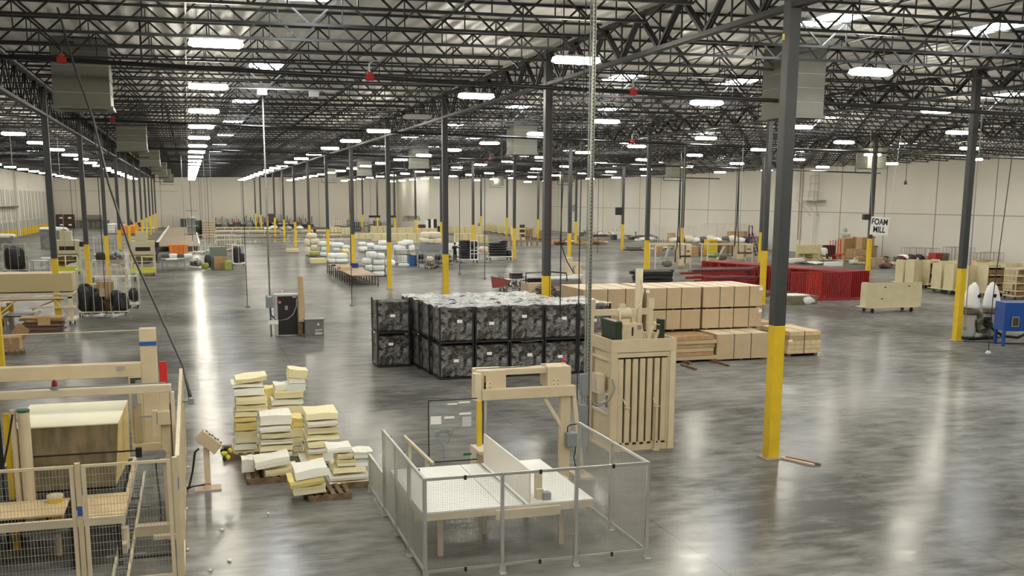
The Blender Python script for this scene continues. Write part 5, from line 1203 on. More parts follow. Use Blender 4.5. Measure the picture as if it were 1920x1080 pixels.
# orange crate and roller conveyor
t, w, H, Y = block(318, 353, 478, 459, 1.6, ORG, 'bright orange slatted crate at the near end of the long roller conveyor', 'orange_crate', 'crate', parts=())
for i in range(5): MB().box(-w/2+w*i/4-.03,-w/2+w*i/4+.03,-.84,-.8,0,H).build('slat', mat('dark_orange',(.5,.13,.01),.6), t)
a = gnd(337, 462); b = gnd(353, 424)
t = thing('roller_conveyor', 'long straight conveyor with wooden bed and white side rails running to the far wall', 'conveyor', (a.x, a.y, 0))
X0, X1 = -3.6, .9; Ya, Yb = 122., 205.
MB().box(X0,X1,Ya,Yb,.55,.62).build('bed', mat('conveyor_wood',(.27,.21,.14),.75,var=.2,scale=1.2), t, world=True)
MB().box(X0-.15,X0,Ya,Yb,.55,.9).box(X1,X1+.15,Ya,Yb,.55,.9).build('side_rail', WHITE, t, world=True)
for i in range(12):
    for x in (X0, X1): MB().box(x-.06,x+.06,Ya+i*7.4,Ya+i*7.4+.12,0,.55).build('leg', GALV, t, world=True)
# green and brown cartons etc.
GC = mat('green_grey_board',(.20,.25,.21),.8)
t, w, H, Y = block(395, 427, 505, 463, .9, GC, 'tall grey-green open carton in the left aisle workplace', 'tall_carton', 'carton')
carton(402, 427, 506, 481, .3, 'brown carton leaning on the front of the tall grey-green carton')
t, w, H, Y = block(414, 422, 506, 492, .2, mat('tan_box',(.36,.23,.12),.8), 'small tan box stacked low in front of the brown carton', 'small_box', 'box')
soft(378, 392, 505, 493, 88., .6, mat('lime_bag',(.30,.36,.06),.6), 'lime green bag on the floor left of the tall carton', 'lime_bag', 'bag', .7, .05, None)
tag(MB().box(-.3,.3,-.3,.3,0,.75).build('lime_bin', mat('lime_bag',(.30,.36,.06),.6), bev=.05, loc=tuple(gnd(423,506)+Vector((.2,-.35,0)))), 'small lime green sack standing at the right of the brown carton', 'sack')
t, w, H, Y = block(427, 437, 506, 493, .5, mat('slate_bin',(.06,.07,.09),.5), 'small slate grey bin right of the brown carton', 'waste_bin', 'bin')
soft(384, 395, 503, 478, 89.2, .8, BLKF, 'black cloth heap left of the tall carton, nearer one', 'black_cloth', 'cloth', .7, .1, 'black cloth heaps'); soft(356, 380, 500, 488, 93., .9, mat('mixed_cloth',(.03,.02,.03),.8,col2=(.5,.45,.4),scale=5), 'mixed dark and white cloth heap in the left aisle workplace', 'mixed_cloth', 'cloth', .7, .1, None)
tbl(345, 372, 503, 484, 1.0, 'small pale work table holding cloth near the mixed cloth heap', BEIGE2)
t, w, H, Y = cage_cart(437, 460, 499, 460, 1.0, 'white cage trolley with tall black sacks right of the slate bin', WHITE, nb=2)
soft(438, 452, 494, 463, Y+.2, .7, BLKF, 'tall black sack in the white trolley', 'black_bag', 'bag', .4, .04); soft(449, 460, 492, 475, Y+.25, .7, BLKF, 'short black sack in the white trolley', 'black_bag', 'bag', .4, .04)
# cream tube racks in the left aisle workplace
for i, (a, b, c, d) in enumerate(((346,362,478,443),(363,385,476,441),(386,408,474,440),(408,432,472,440),(432,452,470,442),(422,444,462,440))):
    cage_cart(a, b, c, d, 1.2, 'empty cream tube rack, %s from the left behind the green carton' % ordn(i+1), nb=5)
t, w, H, Y = block(380, 404, 447, 414, 2.0, mat('slatted_crate',(.36,.29,.17),.7), 'large slatted timber crate machine beside the dark drum in the left aisle', 'slatted_crate', 'crate')
for i in range(7): MB().box(-w/2-.02,w/2+.02,-1.06,-1.0,.2+i*H/7,.2+i*H/7+.12).build('slat', BEIGE2, t)
t = thing('motor_drum', 'dark green rounded motor drum left of the slatted crate', 'motor', tuple(gnd(371,446)))
MB().lathe((0,0,.3), [(.3,0),(.95,.1),(1.05,1.2),(.95,2.2),(.3,2.5)], 16).build('drum', mat('dark_teal',(.03,.05,.045),.4), t, smooth=True); MB().box(-1.1,1.1,-.8,.8,0,.3).build('skid', STEEL, t)
t, w, H, Y = block(339, 350, 428, 410, 2.0, mat('dark_teal',(.03,.05,.045),.4), 'dark green machine at the far end of the roller conveyor', 'green_machine', 'machine')
t, w, H, Y = block(352, 368, 448, 408, 2.0, mat('grey_machine',(.18,.19,.17),.5,var=.3,scale=1.5), 'upright grey machine with pipes standing right of the roller conveyor', 'grey_machine', 'machine')
for i in range(4): MB().bar((-w/2-.1,-1.05,.8+i*1.1),(w/2+.4,-1.05,.8+i*1.1),.12).build('cross_pipe', GALV, t)
# far left corner: brown crates, grey drums, racks, white stacks
for i, (a, b, c, d) in enumerate(((106,124,425,402),(124,139,425,402))):
    t, w, H, Y = block(a, b, c, d, 2., BRN, 'dark brown coil crate stack in the far left corner, %s one' % ['left','right'][i], 'coil_crate', 'crate', group='brown coil crates')
    MB().cyl((0,-1.02), .3, H*.25-.15, H*.25+.15, 8).cyl((0,-1.02), .3, H*.75-.15, H*.75+.15, 8).build('white_spot', WHITE, t)
for i, a in enumerate(range(143, 206, 9)):
    x0, x1, Y, H = rect(a, a+9, 425, 413); r0 = (x1-x0)*.48
    t = thing('wire_coil', 'grey wire coil standing along the far wall, %s from the left' % ordn(i+1), 'wire coil', ((x0+x1)/2, Y, 0), 0, 'grey wire coils')
    MB().cyl((0,0), r0, 0, H, 14).build('coil', mat('coil_grey',(.16,.15,.14),.6), t)
for i, a in enumerate((165, 180)):
    p = atY(a, 409.5, YF-3.5); tag(MB().tube([(-.9,0,0),(1.1,0,0)], [.7,.7], 14).build('spiral_duct', mat('coil_grey',(.16,.15,.14),.6), loc=(p.x, YF-3.5, p.z)), 'grey round duct piece lying on the wire coils, %s one' % ['left','right'][i], 'duct')
wstk = 0
for (a, b) in ((200,217),(217,235)):
    for j in range(4):
        wstk += 1; soft(a, b, 438-j*4.6, 433-j*4.6, gnd(210,438.5).y, 1.6, PWHITE, 'flat white bag in the far stack behind the third left column, %s' % ordn(wstk), 'white_bag', 'bag', .4, .05, 'white bags by the left row')
for i, (a, b, c, d) in enumerate(((302,324,422,405),(325,338,421,407))):
    cage_cart(a, b, c, d, 1.5, 'grey wire rack against the far wall, %s one' % ['left','right'][i], GALV, nb=4)
tag(MB().box(-1.5,1.5,-1,1,0,1.6).build('orange_bag_stack', ORG, bev=.3, loc=tuple(gnd(243,440))), 'orange sack beside a far left column foot', 'sack')
t = thing('far_workbench', 'white bench with dark machines among the far left columns', 'bench', tuple(gnd(268,437)))
MB().box(-4,2,-.6,.6,.8,.95).build('bench_top', WHITE, t); MB().box(-3.9,-3.8,-.5,.5,0,.8).box(1.8,1.9,-.5,.5,0,.8).build('leg', GALV, t)
for i in range(4): MB().box(-3.5+i*1.3,-2.8+i*1.3,-.4,.4,.95,1.8).build('bench_machine', [BLK, NAVY, BRN, GREY][i], t, bev=.08)
# ================================================================== FAR CENTRE
for i, (a, b, c, d, L_) in enumerate(((405,515,432,426,0),(404,620,440,432,0),(404,640,447,441,0),(404,660,456,449,0))):
    x0, x1, Y, H = rect(a, b, c, d)
    if i == 1: Y += 2.5
    t = thing('long_beige_bench', 'very long low beige machine bed in the far centre, %s from the back' % ordn(i+1), 'machine bed', ((x0+x1)/2, Y, 0))
    w = x1-x0
    MB().box(-w/2,w/2,0,1.2,.45,min(1.3,H)).build('bed', BEIGE2, t); MB().box(-w/2,w/2,-.05,0,.75,.85).build('groove', mat('groove_dark',(.12,.09,.05),.7), t)
    for k in range(8): MB().box(-w/2+w*k/7-.08,-w/2+w*k/7+.08,0,.3,0,.45).build('leg', BEIGE2, t)
t = thing('pipe_railing', 'long dark pipe railing in front of the far beige machine beds', 'railing', tuple(gnd(530,457)))
x0, x1, Y, H = rect(455, 600, 457, 446); m = MB()
for z in (.1, .55, 1.1): m.bar((x0,Y,z),(x1,Y,z),.07)
for i in range(9): m.bar((x0+(x1-x0)*i/8,Y,0),(x0+(x1-x0)*i/8,Y,1.1),.07)
m.build('rails', mat('tan_rail',(.25,.18,.10),.6), t, world=True)
r_ = random.Random(21)
for i in range(16):
    a = 404+i*11.5; hh = r_.uniform(8, 17)
    mm = [BLK, mat('grey_machine',(.18,.19,.17),.5), BLK, mat('machine_slate',(.07,.08,.09),.5)][i % 4]
    t, w, H, Y = block(a, a+12, 426, 426-hh*.7, 2.2, mm, 'dark multi-needle machine in the far line, %s from the left' % ordn(i+1), 'needle_machine', 'machine', group='needle machines')
    for k in range(3): MB().box(-w/2+w*(k+.2)/3,-w/2+w*(k+.5)/3,-.2,.2,H,H+r_.uniform(.4,1.6)).build('post', BLK if k != 1 else GALV, t)
    MB().box(-w*.3,w*.3,-1.25,-1.1,.7,1.1).build('red_tray' if i % 5 == 3 else 'tray', RED if i % 5 == 3 else GALV, t)
t, w, H, Y = block(502, 516, 424, 401, 2., mat('dark_cabinet',(.06,.05,.045),.6), 'tall dark cabinet above the far machine line beside a yellow column foot', 'dark_cabinet', 'cabinet')
for i, (a, b, c, d) in enumerate(((496,512,434,426),(506,522,430,423),(524,535,434,425),(536,549,433,424),(556,570,431,424))):
    soft(a, b, c, d, gnd(a, 440).y+2.2, 2., PWHITE if i in (0,1,4) else mat('black_white_cloth',(.02,.02,.02),.8,col2=(.6,.6,.6),scale=4), 'round fabric roll end at the far centre, %s from the left' % ordn(i+1), 'fabric_roll', 'fabric roll', .9, .04, 'far fabric rolls')
# far centre right: racks, panels
for i in range(9):
    a = 628+i*12.5+(5 if i == 4 else 0); mm = [BEIGE2, BRN, mat('grey_machine',(.18,.19,.17),.5), BLK, GALV, BRN, BLK, mat('grey_machine',(.18,.19,.17),.5), BLK][i]
    t, w, H, Y = block(a, a+11, 434, [414,424,412,416,415,420,414,418,422][i], 1.6, mm, 'far garment machine rack behind the beige panels, %s from the left' % ordn(i+1), 'machine_rack', 'machine', group='far machine racks')
    for k in range(3): MB().box(-w/2+w*k/3+.1,-w/2+w*k/3+.22,-.85,-.8,.2,H+.5).build('upright', GALV, t)
    MB().box(-w/2-.05,w/2+.05,-.9,-.8,H*.5,H*.5+.12).build('crossbar', STEEL, t)
for i, (a, b, c) in enumerate(((692,713,404),(727,743,404))):
    p = atY(a, c+4, 170.); q = atY(b, c, 170.); tag(MB().box(0,q.x-p.x,0,.3,0,q.z-p.z).bar((.3,.15,q.z-p.z),(.3,.15,deck(p.x)-.12-p.z),.04).bar((q.x-p.x-.3,.15,q.z-p.z),(q.x-p.x-.3,.15,deck(p.x)-.12-p.z),.04).build('dark_banner', mat('maroon_black',(.02,.008,.01),.7), loc=tuple(p)), 'dark panel hanging high over the far machine racks, %s one' % ['left','right'][i], 'panel')
for i, (a, b, c, d) in enumerate(((620,640,440,426),(640,660,440,427),(697,730,444,424),(730,776,445,427),(776,820,442,428),(820,855,437,424),(855,905,440,424),(660,698,448,438),(700,745,452,438),(745,800,455,438),(855,890,456,438),(890,915,456,441))):
    t, w, H, Y = block(a, b, c, d, 1.2, PALEW, 'pale wood panel crate in the far centre, %s counted from the back left' % ordn(i+1), 'panel_crate', 'crate', group='far pale panel crates')
    for k in range(4): MB().box(-w/2+w*k/3-.06,-w/2+w*k/3+.06,-.66,-.6,0,H).build('batten', mat('darker_panel_wood',(.50,.42,.24),.7), t)
for i in range(8):
    a = 755+i*3.2; tag(MB().tube([(0,0,0),(.1,0,.7),(.6,0,.8),(.9,0,.1)], .07, 6).build('seat_frame', mat('grey_brown',(.15,.13,.10),.7), loc=(atY(a,421,157.).x, 157., 2.6)), 'grey rounded seat frame on the far panel crates, %s from the left' % ordn(i+1), 'seat frame', 'far seat frames')
for i, (a, b, c, d, mm) in enumerate(((786,797,428,421,BRN),(803,808,429,411,BLK),(808,813,429,411,WHITE),(813,819,429,411,BLK),(799,803,430,413,WHITE),(822,828,434,424,BLK))):
    block(a, b, 446, d, .8, mm, 'narrow %s cabinet in the far right centre group, %s from the left' % (['brown','black','white','black','white','black'][i], ordn(i+1)), 'narrow_cabinet', 'cabinet', Y=172.)
t = thing('far_mixer', 'grey far machine with a mast and funnel beside black cabinets', 'machine', tuple(gnd(811,432)))
MB().cyl((0,0), .7, 1.5, 3.2, 12, .9).cyl((.6,0), .12, 0, 7.5, 8).bar((-1,0,1.4),(1,0,1.4),.2).build('hopper', GREY, t)
# ================================================================== CENTRE MIDDLE GROUND
A_ = gnd(660,516.6,.78); B_ = gnd(709,516,.78); C_ = gnd(614,494.6,.78); D_ = C_+(B_-A_)
t = thing('long_low_table', 'very long low brown-topped table with many thin dark legs in the centre', 'table', (A_.x, A_.y, 0))
MB().prism([(A_.x,A_.y),(B_.x,B_.y),(D_.x,D_.y),(C_.x,C_.y)], .73, .78, 'z').build('table_top', mat('brown_top',(.36,.25,.16),.6,var=.15,scale=.8), t, world=True)
for i in range(12):
    for p, q in ((A_, C_), (B_, D_)):
        c = p+(q-p)*(i/11.); MB().box(c.x-.03,c.x+.03,c.y+.05,c.y+.11,0,.73).build('leg', BRN, t, world=True)
    c = A_+(C_-A_)*(i/11.); e = B_+(D_-B_)*(i/11.); MB().bar((c.x,c.y+.08,.16),(e.x,e.y+.08,.16),.04).build('cross_rail', BRN, t, world=True)
def on_tbl(px, py, w, h, m, lab, nm, cat, d=.4):
    g = gnd(px, py, .785); return tag(MB().box(-w/2,w/2,0,d,0,h).build(nm, m, bev=.02, loc=tuple(g)), lab, cat)
on_tbl(665,502,.55,.34,mat('blue_basket',(.02,.03,.25),.5),'deep blue basket on the long low table','blue_basket','basket')
on_tbl(650,505,.8,.22,PALEW,'pale open carton on the long low table left of the blue basket','pale_carton','box')
on_tbl(640,504,.5,.14,CARD,'low brown carton on the long low table, leftmost box','low_carton','box')
on_tbl(676,501,.7,.2,mat('white_grey_mess',(.5,.5,.48),.7,col2=(.1,.1,.12),scale=6),'grey white tool heap on the table right of the blue basket','tool_heap','tools')
on_tbl(626,499,.3,.12,BLK,'small black tool on the far left end of the long low table','tool','tool')
SBW = mat('soft_white_bag',(.78,.80,.78),.6,bump=.4,scale=3); SBC = mat('soft_cream_bag',(.72,.66,.52),.7,bump=.4,scale=3)
nb2 = 0
def bund(lst, where, m=SBW, d=1.3, yb0=None, txt='white'):
    Y = gnd((lst[0][0]+lst[0][1])/2, yb0).y
    for i, q in enumerate(lst):
        soft(q[0], q[1], q[3], q[2], Y+(q[4] if len(q) > 4 else 0), d, m, '%s bagged bundle, %s in the %s' % (txt, ordn(i+1), where), 'bedding_bundle', 'bundle', .45, .03)
bund([(698,723,508,519),(698,723,497,508),(700,722,486,497),(684,699,496,509),(682,697,484,496),(690,708,472,484),(707,723,475,486),(724,735,500,519),(724,742,488,500)], 'white pile behind the fourth column foot', yb0=519)
bund([(616,630,484,494),(628,653,485,494),(617,631,475,485),(629,653,475,485,.3)], 'small pile at the end of the long low table', yb0=494)
bund([(600,616,472,481),(602,616,462,472),(598,622,452,462),(620,646,455,464),(624,640,464,472),(640,657,460,467)], 'pile around the fifth column foot', yb0=481)
soft(642, 655, 476, 467, gnd(650,478).y, 1.2, FOAMY, 'yellow foam bundle under a white one by the fifth column foot', 'foam_bundle', 'bundle')
bund([(582,597,470,481),(582,597,458,470),(582,597,447,458),(574,583,462,480),(573,582,448,462),(577,595,437,447),(594,600,447,462)], 'tall mixed tower left of the white piles', yb0=481, m=SBC, txt='cream')
soft(583, 598, 480, 472, gnd(590,482).y-.3, .8, mat('lime_bag',(.30,.36,.06),.6), 'lime green bag low on the tall mixed tower', 'lime_bag', 'bag')
t, w, H, Y = block(583, 612, 494, 485, 1.2, mat('cream_slab',(.72,.62,.36),.7), 'cream flat slab on a low dolly in front of the mixed tower', 'slab_dolly', 'dolly')
t, w, H, Y = block(537, 561, 473, 467, 1.2, mat('cream_slab',(.72,.62,.36),.7), 'small pale flat platform truck standing alone in the open aisle', 'platform_truck', 'cart')
MB().bar((-w/2,0,.3),(-w/2-.3,0,1.3),.05).build('handle', GALV, t)
bund([(674,690,461,472),(674,688,454,461),(688,703,456,465),(700,713,460,469),(712,729,460,470),(712,728,451,460)], 'white row left of the fourth column', yb0=474)
t, w, H = tbl(688, 729, 481, 469, 1.2, 'dark table under the white row left of the fourth column', BLK, BLK)
bund([(741,762,460,470),(749,765,453,461),(757,776,450,460),(766,779,459,472)], 'white heap right of the fourth column', yb0=490)
t, w, H, Y = cage_cart(744, 770, 497, 470, 1.2, 'grey shelf cart under the white heap right of the fourth column', GALV, nb=2, name='shelf_cart')
MB().box(-w/2,w/2,-.5,.5,.9,.96).build('shelf', BLK, t); MB().box(-w/2,w/2,-.6,.6,H,H+.05).build('top_shelf', GALV, t)
t, w, H, Y = block(750, 771, 499, 495, 1.0, WHITE, 'thin white slab on the floor under the grey shelf cart', 'white_slab', 'slab')
t, w, H, Y = block(768, 782, 499, 479, .9, mat('blue_bin',(.03,.12,.30),.5), 'tall blue plastic bin right of the grey shelf cart', 'blue_bin', 'bin')
MB().box(-w/2-.04,w/2+.04,-.49,.49,H-.08,H).build('rim', mat('blue_bin',(.03,.12,.30),.5), t)
for i, (a, b, c, d) in enumerate(((784,802,500,472),(800,816,505,478),(814,832,502,476),(830,850,498,470))):
    t, w, H, Y = cage_cart(a, b, c, d, 1.1, 'grey wire trolley in the cluttered group, %s from the blue bin' % ordn(i+1), GALV, nb=3)
    soft(a+1, b-1, c-5, c-14, Y+.2, .8, mat('dark_light_cloth',(.03,.025,.02),.8,col2=(.35,.30,.24),scale=4), 'mixed dark garments in the grey trolley, %s from the blue bin' % ordn(i+1), 'garment_pile', 'clothes', .6, .1, 'garments in grey trolleys')
    soft(a+1, b-2, c-14, c-24, Y+.3, .7, [BLKF, SBC, BLKF, mat('black_white_cloth',(.02,.02,.02),.8,col2=(.6,.6,.6),scale=4)][i], 'upper garment heap on the grey trolley, %s from the blue bin' % ordn(i+1), 'garment_pile', 'clothes', .7, .1, 'garments in grey trolleys')
carton(808, 823, 501, 485, .6, 'square tan carton hung at the front of the grey trolleys')
t, w, H, Y = block(790, 830, 470, 458, 1.4, GREY, 'low grey platform under the cream sack heap', 'platform', 'platform')
bund([(790,806,446,456),(804,818,447,457),(815,829,446,458),(793,808,435,447),(806,829,435,447)], 'cream sack heap behind the grey trolleys', m=SBC, yb0=470, txt='cream', d=1.6)
for i, (a, b, c, d) in enumerate(((842,852,480,456),(852,863,480,455))):
    block(a, b, c, d, .3, WHITE, 'white upright sheet pack behind the person in black, %s one' % ['left','right'][i], 'sheet_pack', 'panel')
# black cushion carts
def cushion_cart(a, b, c, d, n, nm, xr=None, d2=None):
    t, w, H, Y = cage_cart(a, b, c, c-8, 1.4, 'white framed trolley stacked with black cushions, %s one' % nm, WHITE, nb=3, hb=.35)
    h = (c-6-d)/n
    for i in range(n):
        soft(a+1, (xr or b)-1, c-6-i*h, c-6-(i+1)*h-.5, Y+.1, 1.1, BLKF, 'black quilted cushion, %s from the bottom on the %s cushion trolley' % (ordn(i+1), nm), 'black_cushion', 'cushion', .35, .03, 'black cushions', nu=12, nv=6)
    return t, Y
t, Y = cushion_cart(863, 897, 494, 451, 9, 'left', 884)
for i in range(3): soft(882, 896, 488-i*12, 476-i*12, Y+.1, 1.1, BLKF, 'black cushion standing in the right side of the left trolley, %s' % ordn(i+1), 'black_cushion', 'cushion', .4, .03, 'black cushions')
m = MB(); x0 = atY(882,490,Y).x-t.location.x; x1 = atY(896,490,Y).x-t.location.x
for x in (x0, (x0+x1)/2, x1): m.bar((x,-.72,.35),(x,-.72,2.1),.05)
for z in (.35, .9, 1.2, 2.1): m.bar((x0,-.72,z),(x1,-.72,z),.05)
m.build('white_grid', WHITE, t)
t, Y = cushion_cart(918, 960, 489, 455, 6, 'right', 953)
soft(940, 953, 456, 450, Y+.1, 1.0, BLKF, 'rounded black cushion on top of the right trolley', 'black_cushion', 'cushion', .6, .05, 'black cushions'); soft(952, 960, 484, 469, Y+.2, .9, BLKF, 'short black cushion block at the right end of the right trolley', 'black_cushion', 'cushion', .4, .03, 'black cushions')
tbl(898, 918, 492, 474, 1.2, 'pale table with cartons between the two black cushion trolleys', BEIGE2)
soft(900, 917, 475, 462, gnd(908,492).y+.2, .8, mat('pink_cream_cloth',(.5,.35,.28),.8,col2=(.7,.65,.5),scale=5), 'pink and cream bundle on the pale table between the cushion trolleys', 'mixed_bundle', 'bundle', .6, .08, None)
# ------------------------------------------------------------------ panel carts (sand-coloured) : builder
SAND = mat('sand_panel',(.62,.55,.34),.65,var=.05,scale=2)
def panel_cart(xl, xr, yb, yt, d, label, shelves=0, side='l', col=SAND, group=None):
    x0, x1, Y, H = rect(xl, xr, yb, yt); w = x1-x0
    t = thing('panel_cart', label, 'cart', ((x0+x1)/2, Y+d/2, 0), 0, group)
    MB().box(-w/2-.22,w/2+.12,-d/2-.1,d/2+.1,.26,.30).build('deck', col, t); casters(t, w-.15, d, .26, .125)
    r_ = .14
    prof = [(-d/2,.30),(-d/2,H-r_),(-d/2+r_*.3,H-r_*.3),(-d/2+r_,H),(d/2-r_,H),(d/2-r_*.3,H-r_*.3),(d/2,H-r_),(d/2,.30)]
    for s, nm in ((-1,'end_panel'),(1,'end_panel')): MB().prism(prof, s*w/2-.03, s*w/2+.03, 'x').build(nm, col, t)
    MB().box(-w/2+.03,w/2-.03,-.02,.02,.30,H-.03).build('centre_panel', col, t)
    if shelves:
        sw = w*.80; sx = w/2-sw-.03 if side == 'r' else -w/2+.03
        for i in range(shelves+1): z = .32+i*(H-.45)/shelves; MB().box(sx,sx+sw,-d/2+.03,-.02,z,z+.04).build('shelf', col, t)
        MB().box(sx,sx+sw,-.03,-.02,.3,H-.05).build('shelf_back', BRN, t)
        for k in range(shelves):
            m = MB(); z = .37+k*(H-.45)/shelves; r2 = random.Random(k+int(xl))
            for q in range(8): m.cbox((sx+.08+q*(sw-.14)/7, -d/4, z+.16), (.035, .3, .30), ry=r2.uniform(-.25,.25))
            m.build('stored_pieces', mat('stored_wood',(.36,.24,.11),.8), t)
    MB().bar((-w/2+.1,-d/2-.08,.32),(-w/2+.32,-d/2-.05,.9),.06,.03).build('prop_stick', BEIGE2, t)
    return t
pc = panel_cart(1632, 1715, 586, 530, .9, 'single sand-coloured panel cart standing alone in the open floor at right')
for p in ((-.6,-.49,1.35),(.9,-.49,1.4),(-.75,-.49,.75)): MB().cbox(p,(.12,.02,.05)).build('dark_mark', BLK, pc)
MB().box(-1.72,1.72,-.485,-.452,.3,1.60).build('front_sheet', SAND, pc)
L_ = [(1693,1716,537,487,0,'l'),(1712,1741,541,488,0,'l'),(1740,1765,541,490,2,'r'),(1763,1790,549,493,0,'l'),(1786,1816,552,495,0,'l'),(1814,1852,555,498,0,'l'),(1849,1882,557,498,3,'r'),(1881,1912,549,494,0,'l')]
for i, (a, b, c, d, s, sd) in enumerate(L_): panel_cart(a, b, c, d, .9, 'sand-coloured rolling panel cart in the right group, %s from the left' % ordn(i+1), s, sd, group='sand-coloured panel carts')
for i, (a, b, c, d) in enumerate(((1720,1760,520,487),(1765,1800,525,489),(1840,1870,527,492),(1880,1920,530,494))): panel_cart(a, b, c, d, 1.0, 'back-row sand-coloured panel cart at right, %s from the left' % ordn(i+1), 0, 'l', PALEW, 'back-row panel carts')
t, w, H, Y = cage_cart(1902, 1945, 562, 504, 1.0, 'open beige shelf trolley with parts at the right edge', BEIGE2, nb=1, name='shelf_trolley')
for z in (.5, .95, 1.4, 1.8): MB().box(-w/2,w/2,-.48,.48,z,z+.05).build('shelf', BEIGE2, t)
for i, z in enumerate((.25,.55,1.0,1.45)): MB().cbox((-.2+.2*i,0,z+.18),(.7,.6,.28)).build('stored_parts', mat('stored_wood',(.36,.24,.11),.8), t)
# things behind the panel carts
WY = 66.
def bk(a, b, c, d, dep, m, lab, nm, cat): return block(a, b, c, d, dep, m, lab, nm, cat)
bk(1718,1745,495,480,.6,mat('tan_sheet2',(.60,.42,.24),.7),'tan plywood crate behind the first sand-coloured carts','tan_crate','crate')
for i, (a, b, m, n_) in enumerate(((1753,1767,mat('red_crate',(.35,.03,.03),.6),'red'),(1767,1779,mat('olive_crate',(.16,.12,.06),.7),'olive brown'))): block(a, b, 500, 475, 1., m, '%s open box standing behind the sand-coloured carts' % n_, 'open_box', 'box')
bk(1830,1863,500,488,.6,mat('tan_sheet2',(.60,.42,.24),.7),'tan plywood sheet crate behind the fifth and sixth sand carts','tan_crate','crate')
for i, (a, b, c, d) in enumerate(((1704,1732,494,465),(1733,1760,493,466),(1783,1806,495,464),(1808,1826,494,465),(1830,1856,492,475),(1856,1881,493,474))): cage_cart(a, b, c, d, 1.2, 'grey tube rack behind the sand-coloured carts, %s from the left' % ordn(i+1), GALV, nb=3)
r_ = random.Random(31)
for i in range(9): soft(1686+i*5, 1697+i*5, 492, 483-(i % 3)*2.5, 78.+i*.4, 1.2, [BLKF, mat('dark_red_cloth',(.12,.02,.02),.8), PWHITE, BLKF][i % 4], 'dark and white scrap heap left of the sand carts, piece %s from left' % ordn(i+1), 'scrap_piece', 'scrap', .8, .12, 'scrap left of the sand carts')
# debris rows along the right wall
def heap(px0, px1, py0, py1, n, words, where, cols, wmin, wmax, hmax, seed, kinds=('scrap_board','cardboard_box','cloth_heap')):
    r_ = random.Random(seed)
    for i in range(n):
        f_ = (i+.5)/n; px = px0+(px1-px0)*f_; py = py0+(py1-py0)*f_+r_.uniform(-3,2); g = gnd(px, py)
        if g.x > XR-1.7: g = g*((XR-1.7)/g.x)
        w = r_.uniform(wmin, wmax); h = r_.uniform(.3, hmax); k = r_.choice(kinds); m = cols[i % len(cols)]
        if k == 'cloth_heap': mb = MB().pillow((0,0,h*.3), (w, w*.8, h*.6), r_.uniform(0,3), i, .7, 22, 10, .2); sm = True
        elif k == 'scrap_board':
            mb = MB(); sm = False
            for q in range(4): mb.cbox((r_.uniform(-.1,.1), 0, .06+q*.09), (w*r_.uniform(.7,1.1), w*.5, .07), rz=r_.uniform(-.4,.4))
            for q in range(2): mb.bar((r_.uniform(-w/2,w/2),0,.3),(r_.uniform(-w/2,w/2),.2,h+.3),.07)
        else: mb = MB().box(-w/2,w/2,-w*.35,w*.35,0,h).cbox((w/2+.1,0,h+.05),(.3,w*.6,.02), ry=.5); sm = False
        tag(mb.build(k, m, smooth=sm, loc=(g.x, g.y, 0)), '%s in the %s, %s from the left' % (words[kinds.index(k)], where, ordn(i+1)), 'debris', 'debris '+where)
DC = [CARD, mat('grey_brown',(.15,.13,.10),.7), PWHITE, mat('dark_slate_cloth',(.05,.055,.06),.8), mat('dull_tan',(.40,.32,.2),.8), mat('dark_card_1',(.13,.07,.06),.85), SBC]
W3 = ('loose boards','open carton','cloth heap')
heap(1035, 1138, 458, 458, 16, W3, 'front debris row before the right wall', [DC[6],DC[0],DC[5],DC[4],DC[0]], .9, 1.8, .7, 41)
heap(1085, 1225, 441, 452, 20, W3, 'back debris row at the right wall', [DC[2],DC[1],DC[3],DC[4],DC[2],DC[1]], 1.2, 2.6, 1.1, 42)
heap(1582, 1690, 491, 505, 20, W3, 'right wall heap near the FOAM MILL sign', [DC[0],DC[4],DC[1],DC[2],DC[5]], .7, 1.4, .8, 43)
heap(1585, 1628, 486, 490, 8, W3, 'upper heap left of the FOAM MILL column', [DC[0],DC[4],DC[0]], 1.2, 2.0, 2.4, 44, ('cardboard_box','cardboard_box','cardboard_box'))
heap(1460, 1580, 492, 497, 10, W3, 'low debris line behind the red racks', [DC[4],DC[1],DC[2]], .8, 1.8, .5, 45)
t, w, H, Y = block(1181, 1203, 470, 463, 1.3, mat('grey_brown',(.22,.16,.12),.7), 'small pallet of brown cartons alone on the open floor at right centre', 'carton_pallet', 'pallet'); MB().box(-w/2-.2,w/2+.2,-.75,.75,0,.12).build('pallet', BLK, t)
t, w, H, Y = block(1150, 1157, 450, 440, 1.0, mat('dark_green_bin',(.02,.06,.04),.5), 'dark green bin among the debris at the right wall', 'green_bin', 'bin')
# curved board carts, centre right
for i in range(9):
    a = 910+i*11.5+(8 if i > 4 else 0); c = 437+i*1.8; d = c-20
    g_ = ['pale','sand','pale','sand','pale','brown','brown','sand','brown'][i]
    x0, x1, Y, H = rect(a, a+11, c, d); w = x1-x0
    t = thing('board_cart', '%s cart of curved upright boards, %s from the left beyond the cushion trolleys' % (g_, ordn(i+1)), 'board cart', ((x0+x1)/2, Y, 0), 0, 'carts of curved boards')
    mm = {'pale': PALEW, 'sand': SAND, 'brown': mat('curved_brown_board',(.36,.25,.13),.7)}[g_]
    MB().box(-w/2,w/2,-.6,.6,.2,.3).build('deck', BLK, t); casters(t, w, 1.2, .2, .1)
    for k in range(4):
        x = -w/2+.1+k*(w-.2)/3; MB().tube([(x,-.5,.3),(x+.15,-.5,.8),(x-.05,-.5,1.4),(x+.12,-.5,H)], [.09,.12,.10,.07], 4).build('board', mm, t)
    MB().box(-w/2,w/2,-.1,-.04,.3,H*.85).build('back_board', mm, t)
